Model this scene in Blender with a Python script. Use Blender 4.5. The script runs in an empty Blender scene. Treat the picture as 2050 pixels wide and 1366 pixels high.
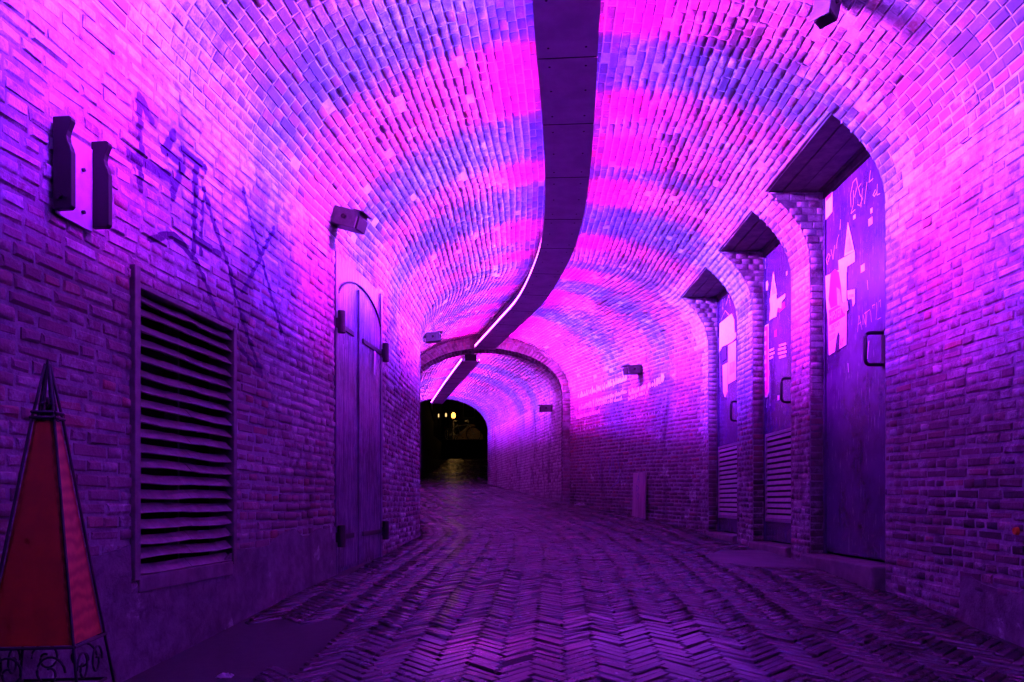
import bpy, math, random
import numpy as np
from mathutils import Vector, Matrix

random.seed(7)
rng = np.random.RandomState(11)
scene = bpy.context.scene
COL = scene.collection

# ------------------------------------------------------------------ camera
F = 1594.4            # focal length in photo pixels (28 mm on a 36 mm wide frame)
CX, HY = 1025.0, 1005.0
cam_data = bpy.data.cameras.new("camera")
cam_data.lens = 28.0
cam_data.sensor_width = 36.0
cam_data.shift_y = (HY - 683.0) / 2050.0
cam_data.clip_start = 0.02
cam_data.clip_end = 2000.0
cam = bpy.data.objects.new("camera", cam_data)
cam.location = (0, 0, 0)
cam.rotation_euler = (math.radians(90), 0, 0)
COL.objects.link(cam)
scene.camera = cam

# ------------------------------------------------------------------ night sky
world = bpy.data.worlds.new("World")
scene.world = world
world.use_nodes = True
wn = world.node_tree.nodes
wl = world.node_tree.links
wn.clear()
w_out = wn.new("ShaderNodeOutputWorld")
w_bg = wn.new("ShaderNodeBackground")
w_sky = wn.new("ShaderNodeTexSky")
w_sky.sky_type = 'NISHITA'
w_sky.sun_disc = False
w_sky.sun_elevation = math.radians(-4)
w_sky.sun_rotation = math.radians(200)
w_bg.inputs['Strength'].default_value = 0.01
wl.new(w_sky.outputs[0], w_bg.inputs['Color'])
wl.new(w_bg.outputs[0], w_out.inputs['Surface'])

# ------------------------------------------------------------------ exposure and sampling
scene.view_settings.view_transform = 'Standard'
scene.view_settings.look = 'None'
scene.view_settings.exposure = 0.15
scene.view_settings.gamma = 1.0
scene.view_settings.use_curve_mapping = False
scene.cycles.use_denoising = True
scene.cycles.use_adaptive_sampling = True
scene.cycles.adaptive_threshold = 0.04
scene.cycles.max_bounces = 5
scene.cycles.diffuse_bounces = 3
scene.cycles.glossy_bounces = 3
scene.cycles.sample_clamp_indirect = 4.0
scene.cycles.use_light_tree = True
scene.cycles.caustics_reflective = False
scene.cycles.caustics_refractive = False

LED_W_PER_M = 158.0      # strip power
WHITE_MIX, VIOLET_MIX = 0.042, 0.38
LENS_SIGMA, LENS_GAIN, LENS_WIDE = 0.155, 2.8, 0.09
MAG = (0.86, 0.0, 1.0)
RED = (1.0, 0.0, 0.70)
PUR = (0.23, 0.0, 1.0)
BLU = (0.03, 0.012, 1.0)
LAV = (0.34, 0.015, 1.0)

# ------------------------------------------------------------------ small noise in python
_perm = rng.rand(64, 64)
def vnoise(x, y):
    xi, yi = math.floor(x), math.floor(y)
    fx, fy = x - xi, y - yi
    fx = fx * fx * (3 - 2 * fx); fy = fy * fy * (3 - 2 * fy)
    a = _perm[xi % 64, yi % 64]; b = _perm[(xi + 1) % 64, yi % 64]
    c = _perm[xi % 64, (yi + 1) % 64]; d = _perm[(xi + 1) % 64, (yi + 1) % 64]
    return (a * (1 - fx) + b * fx) * (1 - fy) + (c * (1 - fx) + d * fx) * fy

def lerp(a, b, t): return a + (b - a) * t
def sstep(a, b, x):
    t = min(1.0, max(0.0, (x - a) / (b - a)))
    return t * t * (3 - 2 * t)

# ------------------------------------------------------------------ plan of the tunnel
def make_curve(pts, smooth):
    ys = np.array([p[0] for p in pts]); xs = np.array([p[1] for p in pts])
    gy = np.arange(ys[0], ys[-1] + 0.001, 0.02)
    gx = np.interp(gy, ys, xs)
    n = max(1, int(smooth / 0.02))
    if n > 1:
        k = np.ones(n) / n
        gx = np.convolve(np.pad(gx, (n, n), mode='reflect', reflect_type='odd'), k, mode='same')[n:-n]
    return lambda y: float(np.interp(y, gy, gx))

XL = make_curve([(-3, -1.944), (0, -1.61), (5.88, -0.955), (8.0, -0.925), (8.55, -1.00), (9.8, -1.25), (12.0, -1.72),
                 (14, -2.10), (20.5, -3.05)], 0.24)
XR = make_curve([(-3, 2.0), (8.25, 2.0), (11.9, 0.80), (12.5, 0.68), (16, 0.05), (20.5, -0.70)], 0.36)
ZF = make_curve([(-3, -0.90), (0, -0.80), (3.1, -0.56), (4.2, -0.47), (5.2, -0.41), (8.1, -0.33), (9.6, -0.18),
                 (12, 0.0), (20.5, 0.49)], 1.0)
Y0, YR0, YR1, Y1 = -1.2, 11.75, 12.15, 20.0     # mouth, rib front, rib back, far mouth
ZS, RISE = 1.60, 0.83
def zs2(y): return lerp(1.60, 1.80, (y - YR1) / (Y1 - YR1))
def rise2(y): return lerp(0.72, 0.78, (y - YR1) / (Y1 - YR1))
ZSOF = 2.08                                    # soffit of the door recesses
DOORS = [(4.27, 5.35), (5.71, 6.62), (7.08, 8.12)]
XDOOR = 2.12
GR = (2.74, 3.48, -0.27, 0.755)                # louvre opening
LD = (4.83, 5.84)                              # wooden double door
LDTOP = 1.52

def img_right(x, y):
    """photo pixel -> point on the right hand wall"""
    lo, hi = 1.0, 12.0
    t = (x - CX) / F
    for _ in range(60):
        m = 0.5 * (lo + hi)
        if XR(m) / m > t: lo = m
        else: hi = m
    return m, (HY - y) * m / F
def img_left(x, y):
    lo, hi = 0.8, 8.0
    t = (x - CX) / F
    for _ in range(60):
        m = 0.5 * (lo + hi)
        if XL(m) / m < t: lo = m
        else: hi = m
    return m, (HY - y) * m / F
def img_plane(x, y, xp):
    Y = F * xp / (x - CX)
    return Y, (HY - y) * Y / F

# ------------------------------------------------------------------ materials
def new_mat(name):
    m = bpy.data.materials.new(name); m.use_nodes = True
    nt = m.node_tree
    return m, nt.nodes, nt.links, nt.nodes["Principled BSDF"]

def N(nodes, kind, **kw):
    n = nodes.new(kind)
    for k, v in kw.items(): setattr(n, k, v)
    return n
def math_n(nodes, links, op, a, b=None, c=None, clamp=False):
    n = nodes.new("ShaderNodeMath"); n.operation = op; n.use_clamp = clamp
    for i, v in enumerate((a, b, c)):
        if v is None: continue
        if isinstance(v, (int, float)): n.inputs[i].default_value = v
        else: links.new(v, n.inputs[i])
    return n.outputs[0]
def mixc(nodes, links, fac, a, b, blend='MIX'):
    n = nodes.new("ShaderNodeMix"); n.data_type = 'RGBA'; n.blend_type = blend
    for sock, v in ((n.inputs[0], fac), (n.inputs[6], a), (n.inputs[7], b)):
        if isinstance(v, (int, float)): sock.default_value = v
        elif isinstance(v, (tuple, list)): sock.default_value = (v[0], v[1], v[2], 1)
        else: links.new(v, sock)
    return n.outputs[2]
def ramp(nodes, links, src, lo, hi):
    n = nodes.new("ShaderNodeMapRange"); n.interpolation_type = 'SMOOTHSTEP'
    links.new(src, n.inputs[0]); n.inputs[1].default_value = lo; n.inputs[2].default_value = hi
    return n.outputs[0]
def noise_n(nodes, links, vec, scale, detail=4, rough=0.6, dist=0.0):
    n = nodes.new("ShaderNodeTexNoise"); n.inputs['Scale'].default_value = scale
    n.inputs['Detail'].default_value = detail; n.inputs['Roughness'].default_value = rough
    n.inputs['Distortion'].default_value = dist
    links.new(vec, n.inputs['Vector'])
    return n.outputs[0]
def scaled(nodes, links, vec, s):
    n = nodes.new("ShaderNodeMapping"); n.inputs['Scale'].default_value = s
    links.new(vec, n.inputs['Vector']); return n.outputs[0]

def simple_mat(name, col, rough=0.6, metal=0.0, var=0.25, scale=12.0, bump=0.1, bscale=60.0, dirt=None, streak=False):
    m, nd, lk, bs = new_mat(name)
    geo = N(nd, "ShaderNodeNewGeometry").outputs['Position']
    vec = scaled(nd, lk, geo, (1, 1, 0.12)) if streak else geo
    f = noise_n(nd, lk, vec, scale, 5, 0.65)
    f2 = ramp(nd, lk, f, 0.3, 0.7)
    d = dirt or tuple(c * (1 - var) for c in col)
    b = tuple(min(1, c * (1 + var * 0.6)) for c in col)
    lk.new(mixc(nd, lk, f2, d, b), bs.inputs['Base Color'])
    bs.inputs['Metallic'].default_value = metal
    r = nd.new("ShaderNodeMapRange"); lk.new(f, r.inputs[0])
    r.inputs[3].default_value = max(0.05, rough - 0.12); r.inputs[4].default_value = min(1, rough + 0.12)
    lk.new(r.outputs[0], bs.inputs['Roughness'])
    if bump > 0:
        bp = nd.new("ShaderNodeBump"); bp.inputs['Strength'].default_value = bump; bp.inputs['Distance'].default_value = 0.004
        lk.new(noise_n(nd, lk, vec, bscale, 4), bp.inputs['Height']); lk.new(bp.outputs[0], bs.inputs['Normal'])
    return m

def seg_mask(nd, lk, p, segs, width):
    """union of line strokes given in (Y, Z) wall coordinates, as a 0..1 paint mask"""
    cur = None
    for (a, b) in segs:
        ba = (b[0] - a[0], b[1] - a[1]); bb = ba[0] ** 2 + ba[1] ** 2
        sub = nd.new("ShaderNodeVectorMath"); sub.operation = 'SUBTRACT'; lk.new(p, sub.inputs[0]); sub.inputs[1].default_value = (0, a[0], a[1])
        dt = nd.new("ShaderNodeVectorMath"); dt.operation = 'DOT_PRODUCT'; lk.new(sub.outputs[0], dt.inputs[0]); dt.inputs[1].default_value = (0, ba[0] / bb, ba[1] / bb)
        h = math_n(nd, lk, 'MULTIPLY', dt.outputs['Value'], 1.0, clamp=True)
        sc = nd.new("ShaderNodeVectorMath"); sc.operation = 'SCALE'; sc.inputs[0].default_value = (0, ba[0], ba[1]); lk.new(h, sc.inputs['Scale'])
        s2 = nd.new("ShaderNodeVectorMath"); s2.operation = 'SUBTRACT'; lk.new(sub.outputs[0], s2.inputs[0]); lk.new(sc.outputs[0], s2.inputs[1])
        ln = nd.new("ShaderNodeVectorMath"); ln.operation = 'LENGTH'; lk.new(s2.outputs[0], ln.inputs[0])
        d = ln.outputs['Value']
        cur = d if cur is None else math_n(nd, lk, 'MINIMUM', cur, d)
    r = nd.new("ShaderNodeMapRange"); lk.new(cur, r.inputs[0])
    r.inputs[1].default_value = width * 0.72; r.inputs[2].default_value = width * 1.02
    r.inputs[3].default_value = 1.0; r.inputs[4].default_value = 0.0
    return r.outputs[0]

def brick_mat(name, c0, c1, wash_col, segs=None, mortar=False, rough=0.75, stain=0.6):
    m, nd, lk, bs = new_mat(name)
    pos = N(nd, "ShaderNodeNewGeometry").outputs['Position']
    big = noise_n(nd, lk, pos, 1.7, 4, 0.6)
    mid = noise_n(nd, lk, pos, 14.0, 6, 0.7, 0.4)
    fine = noise_n(nd, lk, pos, 90.0, 3, 0.7)
    if mortar:
        base = mixc(nd, lk, ramp(nd, lk, mid, 0.3, 0.7), c0, c1)
        washf = ramp(nd, lk, math_n(nd, lk, 'ADD', big, math_n(nd, lk, 'MULTIPLY', mid, 0.5)), 0.62, 0.95)
        washf = math_n(nd, lk, 'MULTIPLY', washf, 0.3)
    else:
        at = nd.new("ShaderNodeAttribute"); at.attribute_name = "bcol"
        sp = nd.new("ShaderNodeSeparateColor"); lk.new(at.outputs['Color'], sp.inputs[0])
        tone = math_n(nd, lk, 'ADD', sp.outputs[0], math_n(nd, lk, 'MULTIPLY_ADD', mid, 0.5, -0.25), clamp=True)
        base = mixc(nd, lk, tone, c0, c1)
        base = mixc(nd, lk, math_n(nd, lk, 'MULTIPLY', ramp(nd, lk, tone, 0.62, 0.85), 0.75), base, (0.36, 0.10, 0.10))
        # wash.green: lime wash / efflorescence, plus brightness painted in at haunch and arches
        w = math_n(nd, lk, 'MULTIPLY_ADD', mid, 1.7, -0.85)
        w = math_n(nd, lk, 'ADD', w, math_n(nd, lk, 'MULTIPLY_ADD', fine, 0.7, -0.35))
        w = math_n(nd, lk, 'ADD', w, sp.outputs[1])
        washf = math_n(nd, lk, 'MULTIPLY', ramp(nd, lk, w, 0.05, 1.05), 0.9)
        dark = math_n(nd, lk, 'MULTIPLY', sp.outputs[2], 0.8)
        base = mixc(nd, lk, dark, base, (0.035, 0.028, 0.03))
    base = mixc(nd, lk, washf, base, wash_col)
    # grime runs, salt bloom and bare worn spots with outlines of their own
    run = noise_n(nd, lk, scaled(nd, lk, pos, (1, 1, 0.35)), 2.6, 5, 0.62, 0.6)
    base = mixc(nd, lk, math_n(nd, lk, 'MULTIPLY', ramp(nd, lk, run, 0.52, 0.68), stain), base, (0.045, 0.028, 0.038))
    bloom = noise_n(nd, lk, scaled(nd, lk, pos, (1, 1, 1.0)), 3.7, 6, 0.7, 0.3)
    base = mixc(nd, lk, math_n(nd, lk, 'MULTIPLY', ramp(nd, lk, bloom, 0.58, 0.72), 0.7), base, (0.80, 0.79, 0.80))
    if segs:
        wob = nd.new("ShaderNodeVectorMath"); wob.operation = 'MULTIPLY_ADD'
        nz = nd.new("ShaderNodeTexNoise"); nz.inputs['Scale'].default_value = 9.0; lk.new(pos, nz.inputs['Vector'])
        lk.new(nz.outputs['Color'], wob.inputs[0]); wob.inputs[1].default_value = (0, 0.03, 0.03)
        lk.new(pos, wob.inputs[2])
        sep = nd.new("ShaderNodeSeparateXYZ"); lk.new(wob.outputs[0], sep.inputs[0])
        cmb = nd.new("ShaderNodeCombineXYZ"); lk.new(sep.outputs[1], cmb.inputs[1]); lk.new(sep.outputs[2], cmb.inputs[2])
        off = nd.new("ShaderNodeVectorMath"); off.operation = 'SUBTRACT'; lk.new(cmb.outputs[0], off.inputs[0]); off.inputs[1].default_value = (0, 0.015, 0.015)
        for (ss, wd, colr, op) in segs:
            mk = seg_mask(nd, lk, off.outputs[0], ss, wd)
            wear = math_n(nd, lk, 'MULTIPLY', mk, ramp(nd, lk, fine, 0.15, 0.4))
            base = mixc(nd, lk, math_n(nd, lk, 'MULTIPLY', wear, op), base, colr)
    lk.new(base, bs.inputs['Base Color'])
    rr = nd.new("ShaderNodeMapRange"); lk.new(mid, rr.inputs[0]); rr.inputs[3].default_value = rough - 0.18; rr.inputs[4].default_value = rough + 0.12
    lk.new(rr.outputs[0], bs.inputs['Roughness'])
    bs.inputs['Specular IOR Level'].default_value = 0.4
    hh = math_n(nd, lk, 'ADD', math_n(nd, lk, 'MULTIPLY', mid, 1.0), math_n(nd, lk, 'MULTIPLY', fine, 0.45))
    bp = nd.new("ShaderNodeBump"); bp.inputs['Strength'].default_value = 0.85; bp.inputs['Distance'].default_value = 0.008
    lk.new(hh, bp.inputs['Height']); lk.new(bp.outputs[0], bs.inputs['Normal'])
    return m

def strokes_left(px):
    return [(img_left(*a), img_left(*b)) for a, b in zip(px[:-1], px[1:])]
tag_segs = []
for pl in ([(278, 195), (281, 375)], [(281, 197), (303, 240)], [(258, 310), (345, 360)], [(348, 268), (328, 302), (366, 330), (345, 392)],
           [(366, 302), (410, 338)], [(390, 325), (388, 500)]):
    tag_segs += strokes_left(pl)
tag_segs2 = []
for pl in ([(402, 505), (408, 380), (447, 500), (490, 655), (525, 750)], [(392, 482), (440, 510)], [(486, 382), (524, 520), (563, 665)], [(549, 458), (486, 585)],
           [(300, 480), (345, 470), (392, 520), (440, 640), (520, 745)]):
    tag_segs2 += strokes_left(pl)

WASH = (0.76, 0.74, 0.77)
M_BRICK_L = brick_mat("brick_left", (0.19, 0.085, 0.125), (0.37, 0.21, 0.27), WASH,
                      segs=[(tag_segs, 0.023, (0.065, 0.004, 0.10), 1.0), (tag_segs2, 0.017, (0.065, 0.004, 0.10), 1.0)])
M_BRICK = brick_mat("brick_right", (0.19, 0.085, 0.125), (0.37, 0.21, 0.27), WASH)
M_BRICK_V = brick_mat("brick_vault", (0.13, 0.08, 0.115), (0.27, 0.185, 0.245), WASH, stain=0.35)
M_MORTAR_L = brick_mat("mortar_left", (0.17, 0.13, 0.165), (0.36, 0.30, 0.35), WASH, mortar=True, rough=0.85,
                       segs=[(tag_segs, 0.023, (0.065, 0.004, 0.10), 1.0), (tag_segs2, 0.017, (0.065, 0.004, 0.10), 1.0)])
M_MORTAR = brick_mat("mortar", (0.17, 0.13, 0.165), (0.36, 0.30, 0.35), WASH, mortar=True, rough=0.85)
M_MORTAR_V = brick_mat("mortar_vault", (0.40, 0.36, 0.40), (0.66, 0.62, 0.66), WASH, mortar=True, rough=0.8, stain=0.35)
M_PLASTER = brick_mat("old_plaster", (0.06, 0.045, 0.058), (0.19, 0.15, 0.185), (0.34, 0.29, 0.33), mortar=True, rough=0.8, stain=0.8)
M_CONC = simple_mat("concrete", (0.15, 0.14, 0.14), 0.62, var=0.4, scale=6, bump=0.3, bscale=70)
M_STONE = simple_mat("threshold_stone", (0.17, 0.15, 0.15), 0.6, var=0.45, scale=9, bump=0.3, bscale=60)
M_BED = simple_mat("sand_joint", (0.030, 0.026, 0.025), 0.9, var=0.4, scale=30, bump=0.4, bscale=150)
M_BLACK = simple_mat("black_metal", (0.012, 0.012, 0.014), 0.45, 0.3, var=0.3, bump=0.1)
M_IRON = simple_mat("wrought_iron", (0.035, 0.028, 0.035), 0.55, 0.5, var=0.4, bump=0.3, bscale=120)
M_GREY = simple_mat("grey_painted_metal", (0.14, 0.125, 0.14), 0.45, 0.2, var=0.3, scale=20, bump=0.1)
M_PLATE = simple_mat("aluminium_plate", (0.70, 0.72, 0.76), 0.45, 0.0, var=0.15, scale=18, bump=0.05)
M_LOUV = simple_mat("louvre_wood", (0.20, 0.165, 0.17), 0.5, var=0.4, scale=14, bump=0.3, bscale=60)
M_VOID = simple_mat("dark_void", (0.006, 0.006, 0.006), 0.9, var=0.2, bump=0)
M_PANEL = simple_mat("trough_panel", (0.72, 0.55, 0.74), 0.55, var=0.18, scale=5, bump=0.12, bscale=50)
M_SOFFIT = simple_mat("soffit_timber", (0.10, 0.075, 0.07), 0.55, var=0.6, scale=10, bump=0.4, bscale=30, streak=False)
M_WHITE = simple_mat("white_paper", (0.90, 0.90, 0.90), 0.6, var=0.10, scale=30, bump=0.05)
M_PAPERG = simple_mat("aged_paper", (0.62, 0.58, 0.64), 0.6, var=0.35, scale=22, bump=0.1)
M_PINK = simple_mat("pink_print", (0.80, 0.03, 0.22), 0.5, var=0.25, scale=25, bump=0.0)
M_INK = simple_mat("black_ink", (0.05, 0.02, 0.09), 0.6, var=0.2, bump=0.0)
M_MARKER = simple_mat("white_marker", (0.75, 0.62, 0.75), 0.6, var=0.2, bump=0.0)
M_CHALK = simple_mat("white_wall_paint", (0.92, 0.92, 0.92), 0.7, var=0.1, scale=30, bump=0.1)
M_FAINT = simple_mat("faint_blue_spray", (0.22, 0.20, 0.42), 0.7, var=0.3, bump=0.0)

def door_paint(name, col, rough):
    m, nd, lk, bs = new_mat(name)
    pos = N(nd, "ShaderNodeNewGeometry").outputs['Position']
    v = scaled(nd, lk, pos, (1, 1, 0.08))
    st = noise_n(nd, lk, v, 70, 5, 0.7)
    bl = noise_n(nd, lk, pos, 3.0, 5, 0.65)
    c = mixc(nd, lk, ramp(nd, lk, bl, 0.35, 0.65), tuple(x * 0.6 for x in col), tuple(min(1, x * 1.3) for x in col))
    c = mixc(nd, lk, math_n(nd, lk, 'MULTIPLY', ramp(nd, lk, st, 0.62, 0.80), 0.35), c, (0.36, 0.30, 0.48))
    lk.new(c, bs.inputs['Base Color'])
    r = nd.new("ShaderNodeMapRange"); lk.new(st, r.inputs[0]); r.inputs[3].default_value = rough - 0.1; r.inputs[4].default_value = rough + 0.15
    lk.new(r.outputs[0], bs.inputs['Roughness'])
    bs.inputs['Specular IOR Level'].default_value = 0.6
    bp = nd.new("ShaderNodeBump"); bp.inputs['Strength'].default_value = 0.12; bp.inputs['Distance'].default_value = 0.003
    lk.new(math_n(nd, lk, 'ADD', st, noise_n(nd, lk, pos, 60, 3)), bp.inputs['Height']); lk.new(bp.outputs[0], bs.inputs['Normal'])
    return m
M_DOOR = door_paint("blue_steel_door", (0.075, 0.03, 0.14), 0.22)
M_LDOOR = door_paint("old_painted_planks", (0.20, 0.14, 0.26), 0.24)
M_VENT = simple_mat("vent_metal", (0.34, 0.31, 0.36), 0.45, 0.2, var=0.25, scale=15, bump=0.1)

def wood_mat():
    m, nd, lk, bs = new_mat("flamed_wood")
    tc = N(nd, "ShaderNodeNewGeometry").outputs['Position']
    wv = nd.new("ShaderNodeTexWave"); wv.bands_direction = 'Z'; wv.inputs['Scale'].default_value = 9.0
    wv.inputs['Distortion'].default_value = 5.0; wv.inputs['Detail'].default_value = 3.0; wv.inputs['Detail Scale'].default_value = 1.6
    lk.new(tc, wv.inputs['Vector'])
    g = noise_n(nd, lk, scaled(nd, lk, tc, (1, 1, 0.1)), 60, 4)
    c = mixc(nd, lk, wv.outputs[0], (0.42, 0.065, 0.02), (0.66, 0.15, 0.06))
    c = mixc(nd, lk, math_n(nd, lk, 'MULTIPLY', ramp(nd, lk, g, 0.5, 0.8), 0.35), c, (0.25, 0.05, 0.02))
    sp = noise_n(nd, lk, tc, 7.0, 3)
    c = mixc(nd, lk, ramp(nd, lk, sp, 0.66, 0.74), c, (0.06, 0.02, 0.015))
    lk.new(c, bs.inputs['Base Color']); bs.inputs['Roughness'].default_value = 0.5
    return m
M_WOOD = wood_mat()
M_WOOD_SHADED = simple_mat("shaded_red_board", (0.42, 0.06, 0.002), 0.6, var=0.3, scale=6, bump=0.1)  # plain front and back boards, the unlit side's darkness put into the colour

def paver_mat():
    m, nd, lk, bs = new_mat("clinker_paver")
    pos = N(nd, "ShaderNodeNewGeometry").outputs['Position']
    at = nd.new("ShaderNodeAttribute"); at.attribute_name = "bcol"
    sp = nd.new("ShaderNodeSeparateColor"); lk.new(at.outputs['Color'], sp.inputs[0])
    mid = noise_n(nd, lk, pos, 22, 5, 0.65)
    big = noise_n(nd, lk, pos, 1.3, 3, 0.6)
    t = math_n(nd, lk, 'ADD', sp.outputs[0], math_n(nd, lk, 'MULTIPLY_ADD', mid, 0.6, -0.3), clamp=True)
    c = mixc(nd, lk, t, (0.028, 0.018, 0.024), (0.125, 0.085, 0.105))
    grime = noise_n(nd, lk, pos, 2.4, 6, 0.7, 0.8)
    c = mixc(nd, lk, math_n(nd, lk, 'MULTIPLY', ramp(nd, lk, grime, 0.50, 0.66), 0.8), c, (0.018, 0.012, 0.015))
    lk.new(c, bs.inputs['Base Color'])
    r = math_n(nd, lk, 'MULTIPLY_ADD', big, 0.30, 0.0)
    r = math_n(nd, lk, 'ADD', r, math_n(nd, lk, 'MULTIPLY', mid, 0.22))
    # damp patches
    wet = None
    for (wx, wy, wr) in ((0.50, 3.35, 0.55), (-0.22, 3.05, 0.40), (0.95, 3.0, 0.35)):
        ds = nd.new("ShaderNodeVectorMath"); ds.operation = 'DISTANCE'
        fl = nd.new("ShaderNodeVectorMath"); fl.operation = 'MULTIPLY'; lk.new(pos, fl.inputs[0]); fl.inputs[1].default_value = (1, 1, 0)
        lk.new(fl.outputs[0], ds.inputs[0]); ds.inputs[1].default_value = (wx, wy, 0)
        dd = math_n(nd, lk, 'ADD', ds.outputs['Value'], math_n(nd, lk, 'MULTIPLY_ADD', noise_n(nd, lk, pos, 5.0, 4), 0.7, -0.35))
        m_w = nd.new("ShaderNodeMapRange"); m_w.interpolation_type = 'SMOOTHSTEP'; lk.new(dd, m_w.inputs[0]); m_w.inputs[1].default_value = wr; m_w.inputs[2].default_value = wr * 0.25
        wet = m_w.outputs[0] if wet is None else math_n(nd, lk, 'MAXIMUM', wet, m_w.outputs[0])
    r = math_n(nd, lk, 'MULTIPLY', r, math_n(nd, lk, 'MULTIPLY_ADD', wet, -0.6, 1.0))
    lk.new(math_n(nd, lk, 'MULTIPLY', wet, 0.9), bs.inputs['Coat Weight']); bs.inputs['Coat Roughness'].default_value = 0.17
    lk.new(r, bs.inputs['Roughness'])
    bs.inputs['Specular IOR Level'].default_value = 0.7
    bp = nd.new("ShaderNodeBump"); bp.inputs['Strength'].default_value = 0.3; bp.inputs['Distance'].default_value = 0.003
    lk.new(math_n(nd, lk, 'ADD', mid, noise_n(nd, lk, pos, 120, 3)), bp.inputs['Height']); lk.new(bp.outputs[0], bs.inputs['Normal'])
    return m
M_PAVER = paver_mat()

def emit_mat(name, col, strength):
    m, nd, lk, bs = new_mat(name)
    bs.inputs['Base Color'].default_value = (0.1, 0.1, 0.1, 1)
    bs.inputs['Emission Color'].default_value = (*col, 1)
    bs.inputs['Emission Strength'].default_value = strength
    return m

# ------------------------------------------------------------------ mesh helpers
class MB:
    def __init__(s): s.v = []; s.f = []; s.mi = []
    def add(s, vs, fs, mi=0):
        o = len(s.v); s.v += [tuple(p) for p in vs]
        for f in fs: s.f.append(tuple(i + o for i in f)); s.mi.append(mi)
        return s
    def box(s, c, d, M=None, mi=0):
        x, y, z = d[0] / 2, d[1] / 2, d[2] / 2
        vs = [Vector((sx * x, sy * y, sz * z)) for sx in (-1, 1) for sy in (-1, 1) for sz in (-1, 1)]
        if M is not None: vs = [M @ p for p in vs]
        vs = [p + Vector(c) for p in vs]
        return s.add(vs, [(0, 1, 3, 2), (4, 6, 7, 5), (0, 4, 5, 1), (2, 3, 7, 6), (0, 2, 6, 4), (1, 5, 7, 3)], mi)
    def hexa(s, a, b, mi=0):
        """two matching quads a (4 pts) and b (4 pts)"""
        return s.add(list(a) + list(b), [(3, 2, 1, 0), (4, 5, 6, 7), (0, 1, 5, 4), (1, 2, 6, 5), (2, 3, 7, 6), (3, 0, 4, 7)], mi)
    def tube(s, pts, r, n=8, closed=False, mi=0):
        pts = [Vector(p) for p in pts]; m = len(pts); rings = []
        up0 = Vector((0, 0, 1)); base = len(s.v)
        for i, p in enumerate(pts):
            if closed: t = (pts[(i + 1) % m] - pts[i - 1])
            else: t = pts[min(i + 1, m - 1)] - pts[max(i - 1, 0)]
            t.normalize()
            u = up0 if abs(t.dot(up0)) < 0.95 else Vector((1, 0, 0))
            a = t.cross(u).normalized(); b = t.cross(a).normalized()
            rr = r[i] if isinstance(r, (list, tuple)) else r
            for k in range(n):
                an = 2 * math.pi * k / n
                s.v.append(tuple(p + a * (math.cos(an) * rr) + b * (math.sin(an) * rr)))
        last = m if closed else m - 1
        for i in range(last):
            j = (i + 1) % m
            for k in range(n):
                k2 = (k + 1) % n
                s.f.append((base + i * n + k, base + i * n + k2, base + j * n + k2, base + j * n + k)); s.mi.append(mi)
        if not closed:
            s.f.append(tuple(base + k for k in range(n))[::-1]); s.mi.append(mi)
            s.f.append(tuple(base + (m - 1) * n + k for k in range(n))); s.mi.append(mi)
        return s
    def prism(s, poly, ext, mi=0):
        """polygon of 3-D points extruded by vector ext"""
        n = len(poly); e = Vector(ext); a = [Vector(p) for p in poly]; b = [p + e for p in a]
        fs = [tuple(range(n))[::-1], tuple(range(n, 2 * n))] + [(i, (i + 1) % n, n + (i + 1) % n, n + i) for i in range(n)]
        return s.add(a + b, fs, mi)
    def ribbon(s, pts, w, nrm, mi=0):
        """flat stroke through 3-D points lying on a plane with normal nrm"""
        pts = [Vector(p) for p in pts]; nrm = Vector(nrm)
        for a, b in zip(pts[:-1], pts[1:]):
            t = (b - a)
            if t.length < 1e-6: continue
            t.normalize(); q = t.cross(nrm).normalized() * (w / 2)
            a2 = a - t * w * 0.3; b2 = b + t * w * 0.3
            s.add([a2 - q, a2 + q, b2 + q, b2 - q], [(0, 1, 2, 3)], mi)
        return s
    def build(s, name, mat, parent=None, smooth=False, bevel=0.0, origin=None):
        me = bpy.data.meshes.new(name)
        vs = s.v
        if origin is not None:
            vs = [(p[0] - origin[0], p[1] - origin[1], p[2] - origin[2]) for p in vs]
        me.from_pydata(vs, [], s.f)
        mats = mat if isinstance(mat, (list, tuple)) else [mat]
        for mm in mats: me.materials.append(mm)
        if len(mats) > 1: me.polygons.foreach_set("material_index", s.mi)
        if smooth: me.polygons.foreach_set("use_smooth", [True] * len(me.polygons))
        me.update()
        ob = bpy.data.objects.new(name, me); COL.objects.link(ob)
        if origin is not None: ob.location = origin
        if parent is not None:
            ob.parent = parent
            if origin is not None: ob.location = Vector(origin) - Vector(parent.get('_o', (0, 0, 0)))
            else: ob.location = -Vector(parent.get('_o', (0, 0, 0)))
        if bevel > 0:
            bm = ob.modifiers.new("bevel", 'BEVEL'); bm.width = bevel; bm.segments = 2; bm.limit_method = 'ANGLE'
        return ob

def thing(name, label, cat, loc=(0, 0, 0), group=None):
    o = bpy.data.objects.new(name, None); COL.objects.link(o)
    o.location = loc; o.empty_display_size = 0.1
    o['label'] = label; o['category'] = cat; o['_o'] = tuple(loc)
    if group: o['group'] = group
    return o
def tag(o, label, cat, group=None):
    o['label'] = label; o['category'] = cat
    if group: o['group'] = group
    return o

# ------------------------------------------------------------------ bricks
def jit3(j, n):
    if j == 0: return np.zeros(3)
    v = rng.uniform(-j, j, 3)
    return v - n * (v.dot(n)) * 0.7

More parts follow.
